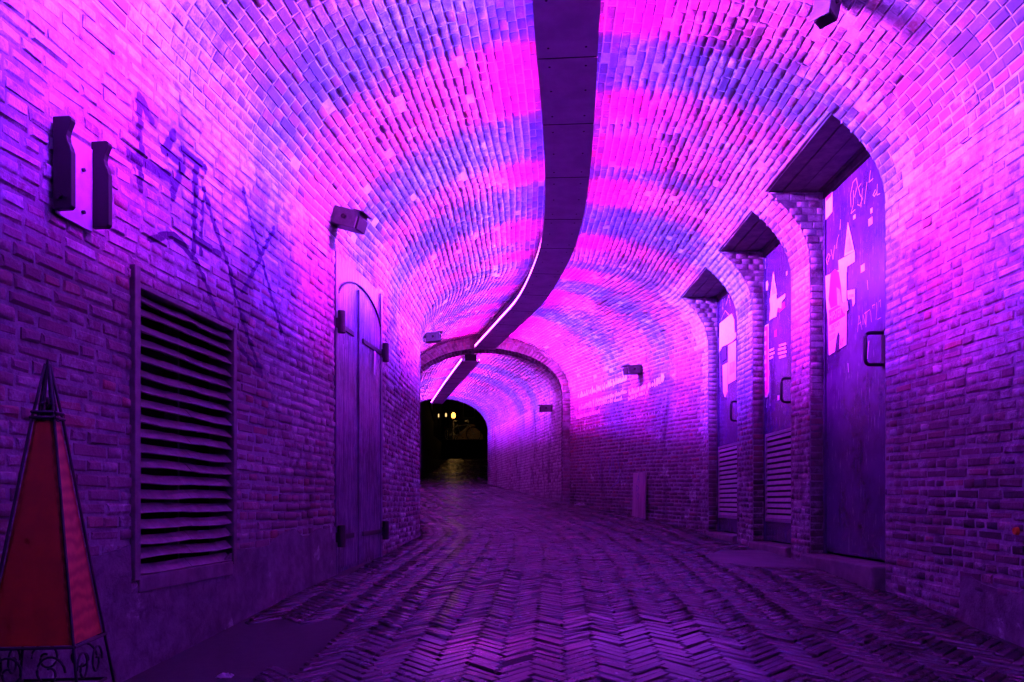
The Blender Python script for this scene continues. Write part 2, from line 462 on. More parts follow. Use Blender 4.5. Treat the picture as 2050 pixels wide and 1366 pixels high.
class Bricks:
    """collects bricks; the largest in the picture become objects, the rest one joined part"""
    def __init__(s): s.items = []
    def add(s, P, nrm, prot, col, depth=0.014, joint=0.005, soft=0.004, jit=0.0015):
        # P: four corners on the surface, counter-clockwise seen from inside
        P = [np.array(p, float) for p in P]
        c = sum(P) / 4.0
        n = np.array(nrm, float); n /= np.linalg.norm(n)
        def inset(d, h, j):
            out = []
            for i in range(4):
                e1 = P[(i + 1) % 4] - P[i]; e2 = P[i - 1] - P[i]
                l1 = np.linalg.norm(e1); l2 = np.linalg.norm(e2)
                out.append(P[i] + e1 / l1 * min(d, l1 * .35) + e2 / l2 * min(d, l2 * .35) + n * h + jit3(j, n))
            return out
        vs = inset(joint * 0.5, -depth, 0) + inset(joint * 0.5, prot - soft, jit) + inset(joint * 0.5 + soft, prot, jit)
        s.items.append((np.array(vs), c, col))
    FACES = [(8, 9, 10, 11)] + [(a, (a + 1) % 4, 4 + (a + 1) % 4, 4 + a) for a in range(4)] + \
            [(4 + a, 4 + (a + 1) % 4, 8 + (a + 1) % 4, 8 + a) for a in range(4)]
    def finish(s, parent, mat, name, n_single, mass_name, smooth=False):
        def area(it):
            vs = it[0][8:12]
            px = []
            for p in vs:
                if p[1] < 0.3: return 0
                px.append((CX + F * p[0] / p[1], HY - F * p[2] / p[1]))
            cx = sum(p[0] for p in px) / 4; cy = sum(p[1] for p in px) / 4
            if not (0 < cx < 2050 and 0 < cy < 1366): return 0
            a = 0
            for i in range(4):
                a += px[i][0] * px[(i + 1) % 4][1] - px[(i + 1) % 4][0] * px[i][1]
            return abs(a) / 2
        order = sorted(range(len(s.items)), key=lambda i: -area(s.items[i]))
        single = set(i for i in order[:n_single] if area(s.items[i]) > 0)
        F9 = s.FACES
        for i in order[:n_single]:
            if i not in single: continue
            vs, c, col = s.items[i]
            me = bpy.data.meshes.new(name)
            me.from_pydata([tuple(p) for p in (vs - c)], [], F9)
            at = me.attributes.new("bcol", 'FLOAT_COLOR', 'POINT')
            at.data.foreach_set("color", [v for _ in range(12) for v in (col[0], col[1], col[2], 1.0)])
            me.materials.append(mat)
            ob = bpy.data.objects.new(name, me); COL.objects.link(ob)
            ob.parent = parent; ob.location = tuple(c)
        rest = [i for i in range(len(s.items)) if i not in single]
        if rest:
            n = len(rest)
            V = np.concatenate([s.items[i][0] for i in rest])
            Fs = (np.array(F9)[None, :, :] + (np.arange(n) * 12)[:, None, None]).reshape(-1, 4)
            C = np.repeat(np.array([(*s.items[i][2], 1.0) for i in rest], dtype=np.float32), 12, axis=0)
            me = bpy.data.meshes.new(mass_name)
            me.vertices.add(len(V)); me.vertices.foreach_set("co", V.astype(np.float32).ravel())
            me.loops.add(Fs.size); me.loops.foreach_set("vertex_index", Fs.astype(np.int32).ravel())
            me.polygons.add(len(Fs)); me.polygons.foreach_set("loop_start", np.arange(0, Fs.size, 4, dtype=np.int32))
            me.update(calc_edges=True)
            at = me.attributes.new("bcol", 'FLOAT_COLOR', 'POINT'); at.data.foreach_set("color", C.ravel())
            me.materials.append(mat); me.validate()
            ob = bpy.data.objects.new(mass_name, me); COL.objects.link(ob); ob.parent = parent
            ob['kind'] = 'stuff'

def cut(y0, y1, holes):
    """interval minus holes"""
    parts = [(y0, y1)]
    for (a, b) in holes:
        nx = []
        for (p, q) in parts:
            if b <= p or a >= q: nx.append((p, q)); continue
            if a > p: nx.append((p, a))
            if b < q: nx.append((b, q))
        parts = nx
    return [(p, q) for p, q in parts if q - p > 0.022]

def wall_bricks(B, XF, side, ya, yb, ztop, holes, tilt=0.0, washf=None, dirt_shade=None, course=0.0448, L=0.165, rough=1.0):
    """side=+1: right hand wall (normal -X); side=-1: left hand wall (normal +X)"""
    zmin = min(ZF(y) for y in np.arange(ya, yb, 0.5)) - 0.1
    k0 = int(math.floor((zmin - 0.4) / course)); k1 = int(math.ceil((2.3) / course))
    for k in range(k0, k1):
        hd = (k % 2 == 0)
        off = (0.25 * L if k % 4 < 2 else 0.75 * L) if hd else 0.0
        y = ya - off - rng.uniform(0, 0.03)
        while y < yb:
            ln = (L * 0.5 if (hd and rng.rand() > 0.12) or rng.rand() < 0.1 else L) * rng.uniform(0.94, 1.06)
            y0, y1 = max(y, ya), min(y + ln, yb); y += ln
            if y1 - y0 < 0.02: continue
            ym = 0.5 * (y0 + y1)
            wav = (vnoise(ym * 1.7, k * 0.31 + 5 * side) - 0.5) * 0.012
            zb = k * course + tilt * (ym - 5.0) + wav
            zt = zb + course
            top = ztop(ym)
            if zb > top - 0.012 or zt < ZF(ym) - 0.02: continue
            zt = min(zt, top - 0.001)
            zc = 0.5 * (zb + zt)
            hs = [(h[0], h[1]) for h in holes if h[2] < zc < h[3]]
            for (p, q) in cut(y0, y1, hs):
                xa, xb = XF(p), XF(q)
                nrm = (-side, -side * -(xb - xa) / max(1e-6, (q - p)), 0)
                tt = tilt * (q - p) * 0.5
                if side > 0: P = [(xa, p, zb - tt), (xa, p, zt - tt), (xb, q, zt + tt), (xb, q, zb + tt)]
                else: P = [(xa, p, zb), (xb, q, zb), (xb, q, zt), (xa, p, zt)]
                w = washf(ym, zc) if washf else 0.1
                so = dirt_shade(ym, zc) if dirt_shade else 0.0
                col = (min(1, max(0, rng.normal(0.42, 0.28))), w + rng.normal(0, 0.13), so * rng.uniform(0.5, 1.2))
                B.add(P, nrm, rng.normal(0.0022, 0.0017) * rough, col, joint=rng.uniform(0.006, 0.012), soft=rng.uniform(0.004, 0.010), jit=0.0034)

# ================================================================== GROUND
ground = MB()
ys = list(np.arange(-3.0, 20.01, 0.25))
for a, b in zip(ys[:-1], ys[1:]):
    za, zb = ZF(a) - 0.008, ZF(b) - 0.008
    ground.add([(XL(a) - 0.3, a, za), (XR(a) + 0.3, a, za), (XR(b) + 0.3, b, zb), (XL(b) - 0.3, b, zb)], [(0, 1, 2, 3)])
path = ground.build("path", M_BED)
path['kind'] = 'structure'; path['label'] = 'herringbone clinker brick path climbing through the tunnel'

SLAB_L = [(-1.235, 3.53), (-0.66, 3.53), (-0.70, 3.25), (-0.80, 2.78), (-0.93, 2.45), (-1.36, 2.32)]
SLAB_R = [(1.97, 5.05), (1.97, 6.25), (1.62, 6.2), (1.42, 5.85), (1.36, 5.45), (1.55, 5.1)]
def inside(p, poly):
    x, y = p; r = False
    for i in range(len(poly)):
        (x1, y1), (x2, y2) = poly[i - 1], poly[i]
        if (y1 > y) != (y2 > y) and x < (x2 - x1) * (y - y1) / (y2 - y1) + x1: r = not r
    return r
PV = Bricks()
W, LK = 0.041, 4
S2 = math.sqrt(0.5)
def place_paver(p0, q0, dp, dq):
    # rectangle in lattice units -> world
    cs = [(p0, q0), (p0 + dp, q0), (p0 + dp, q0 + dq), (p0, q0 + dq)]
    pts = []
    for (p, q) in cs:
        X = (p - q) * S2 * W + 0.35; Y = (p + q) * S2 * W
        Y2 = Y; X2 = X + 0.5 * (XL(max(-3, min(20, Y))) + XR(max(-3, min(20, Y)))) - 0.5
        pts.append([X2, Y2])
    cx = sum(p[0] for p in pts) / 4; cy = sum(p[1] for p in pts) / 4
    if not (1.0 < cy < 19.9): return
    if cx < XL(cy) + 0.045 or cx > XR(cy) - 0.045: return
    for p in pts:
        p[0] = min(max(p[0], XL(cy) + 0.004), XR(cy) - 0.004)
    if inside((cx, cy), SLAB_L) or inside((cx, cy), SLAB_R): return
    for (a, b) in DOORS:
        if a - 0.02 < cy < b + 0.02 and cx > 1.90: return
    sink = (vnoise(cx * 1.3, cy * 1.3) - 0.5) * 0.016
    tx, ty = rng.normal(0, 0.011, 2)
    P = [(p[0], p[1], ZF(p[1]) + sink + tx * (p[0] - cx) + ty * (p[1] - cy)) for p in pts]
    miss = rng.rand() < 0.012
    PV.add(P, (-tx, -0.07 - ty, 1), rng.normal(0.0, 0.0022) - (0.018 if miss else 0), (min(1, max(0, rng.normal(0.45, 0.24))), 0, 0),
           depth=0.03, joint=rng.uniform(0.003, 0.007), soft=rng.uniform(0.002, 0.006), jit=0.0022)
for r in range(-200, 760):
    for m in range(-48, 48):
        i = r; b = 2 * LK * m
        # horizontal brick: row i, cells i..i+k-1 shifted by 2k*m ; vertical: col i, rows i+1..i+k
        p0 = i + b; q0 = i
        Yc = (p0 + q0) * S2 * W; Xc = (p0 - q0) * S2 * W
        if Yc < 0.6 or Yc > 20.2 or abs(Xc) > 2.9: continue
        place_paver(p0, q0, LK, 1)
        place_paver(i + b, i + 1, 1, LK)
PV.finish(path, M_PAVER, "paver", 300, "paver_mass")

def slab(poly, dz, th, name, label):
    mb = MB()
    top = [(x, y, ZF(y) + dz) for x, y in poly]
    mb.prism([(p[0], p[1], p[2] - th) for p in top], (0, 0, th))
    o = mb.build(name, M_CONC, bevel=0.006)
    o['kind'] = 'structure'; o['label'] = label
    return o
slab(SLAB_L, -0.018, 0.05, "pavement", "sunken smooth concrete slab below the louvre grille")
slab(SLAB_R, 0.006, 0.05, "pavement", "smooth concrete patch set in the clinker path by the steel doors")

quay = MB(); quay.add([(-14, -14, -0.93), (16, -14, -0.93), (16, -1.0, -0.93), (-14, -1.0, -0.93)], [(0, 1, 2, 3)])
q = quay.build("ground", M_CONC); q['kind'] = 'structure'; q['label'] = 'dark quay paving outside the tunnel mouth'

# ================================================================== WALLS
def shell_wall(name, XF, side, ya, yb, ztop, holes, mat, label):
    yb_ = sorted(set([round(v, 3) for v in list(np.arange(ya, yb, 0.15)) + [yb] + [v for h in holes for v in h[:2] if ya < v < yb]]))
    mb = MB()
    for a, b in zip(yb_[:-1], yb_[1:]):
        m = 0.5 * (a + b)
        zr = sorted(set([-1.0, 9.0] + [v for h in holes if h[0] < m < h[1] for v in h[2:4]]))
        for z0, z1 in zip(zr[:-1], zr[1:]):
            zc = 0.5 * (max(z0, -1) + min(z1, ztop(m)))
            if any(h[0] < m < h[1] and h[2] < zc < h[3] for h in holes): continue
            z1a = min(z1, ztop(a)); z1b = min(z1, ztop(b))
            if z1a - z0 < 0.001: continue
            r_ = 0.0026 * side
            mb.add([(XF(a) + r_, a, z0), (XF(b) + r_, b, z0), (XF(b) + r_, b, z1b), (XF(a) + r_, a, z1a)], [(0, 1, 2, 3)] if side < 0 else [(3, 2, 1, 0)])
            # masonry body behind the face
            e = 0.35 * side
            mb.add([(XF(a) + e, a, z0), (XF(b) + e, b, z0), (XF(b) + e, b, z1b), (XF(a) + e, a, z1a)], [(0, 1, 2, 3)])
    o = mb.build(name, mat)
    return tag(o, label, "wall")

HOLES_L = [GR, (LD[0], LD[1], -1.5, LDTOP)]
HOLES_R = [(a, b, -1.5, 1.7) for a, b in DOORS]
wall_l = shell_wall("brick_wall", XL, -1, Y0, YR0, lambda y: ZS, HOLES_L, M_MORTAR_L,
                    "brick tunnel wall with purple spray letters, louvre grille and wooden double door")
def wash_l(y, z):
    w = 0.15 + 0.38 * sstep(0.35, 1.3, z) + 0.70 * (vnoise(y * 1.4, z * 1.6) - 0.5)
    if y > 5.8: w += (0.75 if rng.rand() < 0.20 else -0.1)
    if 3.5 < y < 4.8 and 0.15 < z < 0.7 and vnoise(y * 2 + 9, z * 3) > 0.5: w += 0.35
    return w
def dirt_shade_l(y, z): return 0.7 * sstep(0.55, -0.30, z) * (0.5 + 0.7 * vnoise(y * 1.2 + 3, z * 2))  # dirt and the low wall's shade, both painted as darker bricks
BL = Bricks()
wall_bricks(BL, XL, -1, Y0 + 0.01, YR0, lambda y: ZS, HOLES_L, washf=wash_l, dirt_shade=dirt_shade_l, rough=1.2)
BL.finish(wall_l, M_BRICK_L, "brick", 300, "brick_mass")

wall_r = shell_wall("brick_wall", XR, 1, Y0, YR0, lambda y: ZS, HOLES_R, M_MORTAR,
                    "brick tunnel wall with three steel doors set in tall recesses")
def wash_r(y, z):
    w = 0.12 + 0.38 * sstep(0.5, 1.35, z) + 0.75 * (vnoise(y * 1.4 + 20, z * 1.6) - 0.5)
    if 4.0 < y < 8.3 and z > 0.7: w += 0.3  # paler by the doors: lime wash plus lamp brightness painted in
    if y > 8.3: w -= 0.8
    return w
def dirt_shade_r(y, z): return 1.15 * sstep(0.75, -0.1, z) * (1.25 if y < 4.2 else 1.0) * (0.5 + 0.7 * vnoise(y * 1.2 + 13, z * 2))  # low wall shade painted into the bricks along with dirt
BR = Bricks()
wall_bricks(BR, XR, 1, Y0 + 0.01, YR0, lambda y: ZS, HOLES_R, tilt=0.02, washf=wash_r, dirt_shade=dirt_shade_r, rough=1.1)
# jambs of the door recesses
def prof_x(z, y):
    xc = 0.5 * (XL(y) + XR(y)); w = 0.5 * (XR(y) - XL(y))
    if z <= ZS: return XR(y)
    s = min(1, (z - ZS) / RISE)
    return xc + w * math.sqrt(max(0, 1 - s * s))
for (a, b) in DOORS:
    for (yy, sgn) in ((a, 1), (b, -1)):
        k = int(math.floor((ZF(yy) - 0.05) / 0.047))
        while True:
            zb = k * 0.047; zt = min(zb + 0.047, ZSOF); k += 1
            if zb > ZSOF - 0.01: break
            xf = prof_x(0.5 * (zb + zt), yy) + 0.003; xs = [xf]
            while xs[-1] < XDOOR - 0.11: xs.append(xs[-1] + rng.uniform(0.08, 0.10))
            xs.append(XDOOR)
            for x0, x1 in zip(xs[:-1], xs[1:]):
                if x1 - x0 < 0.015: continue
                if sgn < 0: P = [(x0, yy, zb), (x1, yy, zb), (x1, yy, zt), (x0, yy, zt)]
                else: P = [(x1, yy, zb), (x0, yy, zb), (x0, yy, zt), (x1, yy, zt)]
                BR.add(P, (0, sgn, 0), rng.normal(0.004, 0.002), (min(1, max(0, rng.normal(0.45, 0.24))), wash_r(yy, zb) - 0.15 + rng.normal(0, .1), dirt_shade_r(yy, zb)),
                       joint=0.007, soft=0.004, jit=0.002)
BR.finish(wall_r, M_BRICK, "brick", 300, "brick_mass")

# recess linings (mortar backing of the jambs, timber soffit)
for i, (a, b) in enumerate(DOORS):
    mb = MB()
    for yy in (a, b):
        zz = [ -1.0] + list(np.linspace(1.0, ZSOF + 0.001, 14))
        for z0, z1 in zip(zz[:-1], zz[1:]):
            mb.add([(prof_x(z0, yy), yy, z0), (XDOOR + 0.05, yy, z0), (XDOOR + 0.05, yy, z1), (prof_x(z1, yy), yy, z1)], [(0, 1, 2, 3)])
    mb.build("jamb_lining", M_MORTAR, wall_r)
    sb = MB()
    nb = 4
    xf = min(prof_x(ZSOF, a), prof_x(ZSOF, b))
    for k in range(nb):
        x0 = lerp(xf - 0.012, XDOOR + 0.06, k / nb); x1 = lerp(xf - 0.012, XDOOR + 0.06, (k + 1) / nb) - 0.004
        bd = MB(); bd.box(((x0 + x1) / 2, (a + b) / 2, ZSOF + 0.03 - 0.003 * (k % 2)), (x1 - x0, b - a + 0.02, 0.05))
        bd.build("soffit_plank", M_SOFFIT, wall_r, bevel=0.003)
    lb = MB(); lb.box((XDOOR - 0.01, (a + b) / 2, ZSOF - 0.022), (0.05, b - a - 0.01, 0.05)); lb.build("lintel", M_SOFFIT, wall_r, bevel=0.004)

# ================================================================== VAULT, first reach
def vault_pt(y, th, zs=None, rs=None, d=0.0):
    xc = 0.5 * (XL(y) + XR(y)); w = 0.5 * (XR(y) - XL(y))
    zs = ZS if zs is None else zs; rs = RISE if rs is None else rs
    n = np.array([math.cos(th) / w, 0, math.sin(th) / rs]); n /= np.linalg.norm(n)
    return np.array([xc + w * math.cos(th), y, zs + rs * math.sin(th)]) - n * d, -n
def arc_thetas(w, rs, step):
    th = np.linspace(0, math.pi, 2001)
    x = w * np.cos(th); z = rs * np.sin(th)
    s = np.concatenate([[0], np.cumsum(np.hypot(np.diff(x), np.diff(z)))])
    n = int(round(s[-1] / step))
    return list(np.interp(np.linspace(0, s[-1], n + 1), s, th))
TH_SOF = math.asin((ZSOF - ZS) / RISE)
THV = arc_thetas(1.5, RISE, 0.0465)
mb = MB()
ysv = sorted(set([round(v, 3) for v in list(np.arange(Y0, YR0, 0.15)) + [YR0 + 0.1] + [v for h in DOORS for v in h]]))
ths = sorted(set(list(np.linspace(0, math.pi, 61)) + [TH_SOF]))
for a, b in zip(ysv[:-1], ysv[1:]):
    m = 0.5 * (a + b)
    ind = any(p < m < q for p, q in DOORS)
    for t0, t1 in zip(ths[:-1], ths[1:]):
        if ind and t1 <= TH_SOF + 1e-6: continue
        mb.add([vault_pt(a, t0, d=-0.0026)[0], vault_pt(b, t0, d=-0.0026)[0], vault_pt(b, t1, d=-0.0026)[0], vault_pt(a, t1, d=-0.0026)[0]], [(0, 1, 2, 3)])
        mb.add([vault_pt(a, t0, d=-0.3)[0], vault_pt(b, t0, d=-0.3)[0], vault_pt(b, t1, d=-0.3)[0], vault_pt(a, t1, d=-0.3)[0]], [(3, 2, 1, 0)])
vault = tag(mb.build("brick_vault", M_MORTAR_V, smooth=True), "lime washed brick barrel vault over the wide near reach, up to the projecting arch", "vault")
BV = Bricks()
for k, (t0, t1) in enumerate(zip(THV[:-1], THV[1:])):
    tm = 0.5 * (t0 + t1)
    y = Y0 - rng.uniform(0, 0.15)
    while y < YR0:
        ln = (0.098 if rng.rand() > 0.12 else 0.15) * rng.uniform(0.90, 1.10)
        y0, y1 = max(y, Y0), min(y + ln, YR0); y += ln
        hs = DOORS if t0 < TH_SOF - 0.01 else []
        for (p, q) in cut(y0, y1, hs):
            if q < 0.8: continue
            ym = 0.5 * (p + q)
            wv = (vnoise(ym * 2.1, k * 0.4) - 0.5) * 0.012
            P = [vault_pt(p, t0 + wv)[0], vault_pt(p, t1 + wv)[0], vault_pt(q, t1 + wv)[0], vault_pt(q, t0 + wv)[0]]
            nrm = vault_pt(ym, tm)[1]
            z = P[0][2]
            wsh = 0.10 + 0.60 * (vnoise(ym * 1.1 + 40, tm * 3.0) - 0.5) + 0.12 * sstep(2.2, 1.7, z)  # random lime wash; the haunch term paints its bright glow paler
            if tm < TH_SOF + 0.22 and any(a_ - 0.36 < ym < b_ + 0.3 for a_, b_ in DOORS): wsh += 0.40  # recess edges: lime wash and the light they catch, painted as paler bricks
            bare = vnoise(ym * 0.9 + 7, tm * 2.2 + 31)
            if bare > 0.72: wsh -= 0.35
            # rough spalled spot beside the light trough
            lum = 0.0
            if 3.6 < ym < 6.2 and 1.02 < tm < 1.22 and vnoise(ym * 4, tm * 14) > 0.55: lum = 0.8; wsh -= 0.5
            B_prot = rng.normal(0.0017, 0.0009)
            if rng.rand() < 0.015: B_prot -= 0.008
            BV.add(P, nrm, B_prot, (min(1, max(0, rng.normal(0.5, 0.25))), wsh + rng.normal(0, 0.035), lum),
                   joint=rng.uniform(0.005, 0.010), soft=rng.uniform(0.002, 0.005), jit=0.0022)
BV.finish(vault, M_BRICK_V, "brick", 300, "brick_mass")

# ================================================================== PROJECTING ARCH (rib)
def rib_prof(y, proj):
    """outline of the arch opening: list of (x, z) from right foot over the crown to left foot"""
    xr = XR(YR0) - 0.0 - proj; xl = XL(YR0) + proj
    xc = 0.5 * (xr + xl); w = 0.5 * (xr - xl)
    pts = [(xr, z) for z in np.linspace(-0.1, ZS - 0.02, 34)]
    pts += [(xc + w * math.cos(t), ZS + (2.27 - ZS) * math.sin(t)) for t in arc_thetas(w, 2.27 - ZS, 0.05)]
    pts += [(xl, z) for z in np.linspace(ZS - 0.02, -0.1, 34)]
    return pts
rp = rib_prof(YR0, 0.10)
mb = MB()
ro = []
xcR = 0.5 * (XR(YR0) + XL(YR0))
for (x, z) in rp:
    if z < ZS: ro.append((x + (0.55 if x > xcR else -0.55), z))
    else: ro.append((xcR + (x - xcR) * 1.5, ZS + (z - ZS) * 1.75 + 0.01))
for i in range(len(rp) - 1):
    (xa, za), (xb, zb) = rp[i], rp[i + 1]; (xoa, zoa), (xob, zob) = ro[i], ro[i + 1]
    mb.add([(xa, YR0, za), (xb, YR0, zb), (xb, YR1, zb), (xa, YR1, za)], [(0, 1, 2, 3)])
    mb.add([(xa, YR0, za), (xoa, YR0, zoa), (xob, YR0, zob), (xb, YR0, zb)], [(0, 1, 2, 3)])
    mb.add([(xa, YR1, za), (xoa, YR1, zoa), (xob, YR1, zob), (xb, YR1, zb)], [(3, 2, 1, 0)])
rib = tag(mb.build("brick_arch", M_MORTAR), "projecting brick arch ring that narrows the tunnel halfway along", "arch")
RB = Bricks()
for i in range(len(rp) - 1):
    (xa, za), (xb, zb) = rp[i], rp[i + 1]
    nv = np.array([-(zb - za), 0, (xb - xa)]); nv /= max(1e-6, np.linalg.norm(nv))
    cc = np.array([xcR - xa, 0, 1.2 - za])
    if nv.dot(cc) < 0: nv = -nv
    cuts = [YR0, YR0 + rng.uniform(0.09, 0.2), YR0 + rng.uniform(0.24, 0.32), YR1]
    for p, q in zip(cuts[:-1], cuts[1:]):
        RB.add([(xa, p, za), (xb, p, zb), (xb, q, zb), (xa, q, za)], nv, rng.normal(0.003, 0.002), (rng.uniform(0.1, 0.7), 0.0, 0.75), joint=0.007, jit=0.002)  # arch underside bricks darkened, its shade put into their colour
    (xoa, zoa), (xob, zob) = ro[i], ro[i + 1]
    u = 0.0
    l = math.hypot(xoa - xa, zoa - za)
    for (f0, f1) in ((0, 0.11 / l), (0.11 / l, 0.27 / l)):
        RB.add([(lerp(xa, xoa, f0), YR0, lerp(za, zoa, f0)), (lerp(xa, xoa, f1), YR0, lerp(za, zoa, f1)),
                (lerp(xb, xob, f1), YR0, lerp(zb, zob, f1)), (lerp(xb, xob, f0), YR0, lerp(zb, zob, f0))],
               (0, -1, 0), rng.normal(0.003, 0.002), (rng.uniform(0.2, 0.8), 0.22, 0.0), joint=0.007, jit=0.002)
RB.finish(rib, M_BRICK, "brick", 0, "brick_mass")

# ================================================================== SECOND REACH
wall_r2 = shell_wall("brick_wall", XR, 1, YR1 - 0.05, Y1, zs2, [], M_MORTAR, "pale stained brick wall beyond the projecting arch")
wall_l2 = shell_wall("brick_wall", XL, -1, YR1 - 0.05, Y1, zs2, [], M_MORTAR, "brick wall beyond the projecting arch, on the side the tunnel bends towards")
B2 = Bricks()
wall_bricks(B2, XR, 1, YR1, Y1, zs2, [], washf=lambda y, z: 0.60 + 0.7 * (vnoise(y * 1.5 + 50, 0.5) - 0.4) + 0.2 * sstep(0.4, 1.2, z),
            dirt_shade=lambda y, z: 0.7 * sstep(0.9, 0.3, z - 0.0) * vnoise(y * 1.3 + 4, 1.0), course=0.052, L=0.18)
B2.finish(wall_r2, M_BRICK, "brick", 0, "brick_mass")
B3 = Bricks()
wall_bricks(B3, XL, -1, YR1, Y1, zs2, [], washf=lambda y, z: 0.4, course=0.052, L=0.18)
B3.finish(wall_l2, M_BRICK, "brick", 0, "brick_mass")
mb = MB()
for a, b in zip(np.linspace(YR1 - 0.05, Y1, 40)[:-1], np.linspace(YR1 - 0.05, Y1, 40)[1:]):
    for t0, t1 in zip(np.linspace(0, math.pi, 41)[:-1], np.linspace(0, math.pi, 41)[1:]):
        mb.add([vault_pt(a, t0, zs2(a), rise2(a), -0.0026)[0], vault_pt(b, t0, zs2(b), rise2(b), -0.0026)[0], vault_pt(b, t1, zs2(b), rise2(b), -0.0026)[0], vault_pt(a, t1, zs2(a), rise2(a), -0.0026)[0]], [(0, 1, 2, 3)])
vault2 = tag(mb.build("brick_vault", M_MORTAR_V, smooth=True), "striped lit brick barrel vault beyond the projecting arch, ending at the dark opening", "vault")
BV2 = Bricks()
for k, (t0, t1) in enumerate(zip(arc_thetas(1.2, 0.75, 0.052)[:-1], arc_thetas(1.2, 0.75, 0.052)[1:])):
    y = YR1 - rng.uniform(0, 0.15)
    while y < Y1:
        ln = 0.16 * rng.uniform(0.9, 1.1); p, q_ = max(y, YR1), min(y + ln, Y1); y += ln
        if q_ - p < 0.03: continue
        def vp(yy, t): return vault_pt(yy, t, zs2(yy), rise2(yy))[0]
        BV2.add([vp(p, t0), vp(p, t1), vp(q_, t1), vp(q_, t0)], vault_pt(p, 0.5 * (t0 + t1), zs2(p), rise2(p))[1], rng.normal(0.003, 0.003),
                (min(1, max(0, rng.normal(0.5, 0.25))), 0.42 + 0.4 * (vnoise(p * 1.2, t0 * 3) - 0.5), 0), joint=0.009, soft=0.006, jit=0.002)
BV2.finish(vault2, M_BRICK_V, "brick", 0, "brick_mass")

# ================================================================== LIGHT TROUGHS
def resample(pts, step):
    P = [Vector(p) for p in pts]
    # catmull-rom
    out = []
    Q = [P[0] * 2 - P[1]] + P + [P[-1] * 2 - P[-2]]
    for i in range(1, len(Q) - 2):
        n = max(2, int((Q[i + 1] - Q[i]).length / step))
        for k in range(n):
            t = k / n
            a, b, c, d = Q[i - 1], Q[i], Q[i + 1], Q[i + 2]
            out.append(0.5 * ((2 * b) + (c - a) * t + (2 * a - 5 * b + 4 * c - d) * t * t + (3 * b - a - 3 * c + d) * t ** 3))
    out.append(P[-1])
    return out
def frame_at(pts, i):
    a = pts[max(0, i - 1)]; b = pts[min(len(pts) - 1, i + 1)]
    t = (b - a); t.z = 0; t.normalize()
    return t, Vector((t.y, -t.x, 0))      # tangent, right
def sweep(pts, i0, i1, prof):
    """sweep closed profile [(right, up)] between two indices"""
    mb = MB(); n = len(prof)
    for i in range(i0, i1 + 1):
        t, r = frame_at(pts, i)
        for (u, v) in prof:
            p = pts[i] + r * u + Vector((0, 0, v)); mb.v.append(tuple(p))
    for k in range(i1 - i0):
        for j in range(n):
            j2 = (j + 1) % n
            mb.f.append((k * n + j, k * n + j2, (k + 1) * n + j2, (k + 1) * n + j)); mb.mi.append(0)
    mb.f.append(tuple(range(n))[::-1]); mb.mi.append(0)
    m = (i1 - i0) * n
    mb.f.append(tuple(m + j for j in range(n))); mb.mi.append(0)
    return mb
EM = {}
def led_mat(c):
    if c not in EM: EM[c] = emit_mat("led_glow", (0.35 + 0.65 * c[0], 0.05, c[2]), 20.0)
    return EM[c]
def lens(ld, axis):
    """linear lens of the strip: tight along the strip, wide across it and weaker straight up"""
    ld.use_nodes = True
    nd = ld.node_tree.nodes; lk = ld.node_tree.links
    em = nd["Emission"]
    inc = N(nd, "ShaderNodeNewGeometry").outputs['Incoming']
    dt = nd.new("ShaderNodeVectorMath"); dt.operation = 'DOT_PRODUCT'; lk.new(inc, dt.inputs[0]); dt.inputs[1].default_value = tuple(axis)
    a = math_n(nd, lk, 'DIVIDE', dt.outputs['Value'], LENS_SIGMA)
    a = math_n(nd, lk, 'MULTIPLY', a, a)
    a = math_n(nd, lk, 'EXPONENT', math_n(nd, lk, 'MULTIPLY', a, -1.0))
    a = math_n(nd, lk, 'MULTIPLY_ADD', a, LENS_GAIN, LENS_WIDE)
    sp = nd.new("ShaderNodeSeparateXYZ"); lk.new(inc, sp.inputs[0])
    mr = nd.new("ShaderNodeMapRange"); lk.new(sp.outputs[2], mr.inputs[0])
    mr.inputs[1].default_value = -0.70; mr.inputs[2].default_value = 0.75
    mr.inputs[3].default_value = 2.1; mr.inputs[4].default_value = 0.075
    lk.new(math_n(nd, lk, 'MULTIPLY', a, mr.outputs[0]), em.inputs['Strength'])
    # added tint by direction, no separate source: violet downward, whiter toward the haunches
    up = nd.new("ShaderNodeMapRange"); up.interpolation_type = 'SMOOTHSTEP'; lk.new(sp.outputs[2], up.inputs[0]); up.inputs[1].default_value = 0.40; up.inputs[2].default_value = -0.05
    lo_ = nd.new("ShaderNodeMapRange"); lo_.interpolation_type = 'SMOOTHSTEP'; lk.new(sp.outputs[2], lo_.inputs[0]); lo_.inputs[1].default_value = -0.80; lo_.inputs[2].default_value = -0.30
    wf = math_n(nd, lk, 'MULTIPLY', up.outputs[0], lo_.outputs[0])
    col = ld.color.copy(); ld.color = (1, 1, 1)
    c1 = mixc(nd, lk, math_n(nd, lk, 'MULTIPLY', up.outputs[0], VIOLET_MIX), tuple(col), (0.17, 0.0, 1.0))
    lk.new(mixc(nd, lk, math_n(nd, lk, 'MULTIPLY', wf, WHITE_MIX), c1, (0.55, 0.85, 1.0)), em.inputs['Color'])
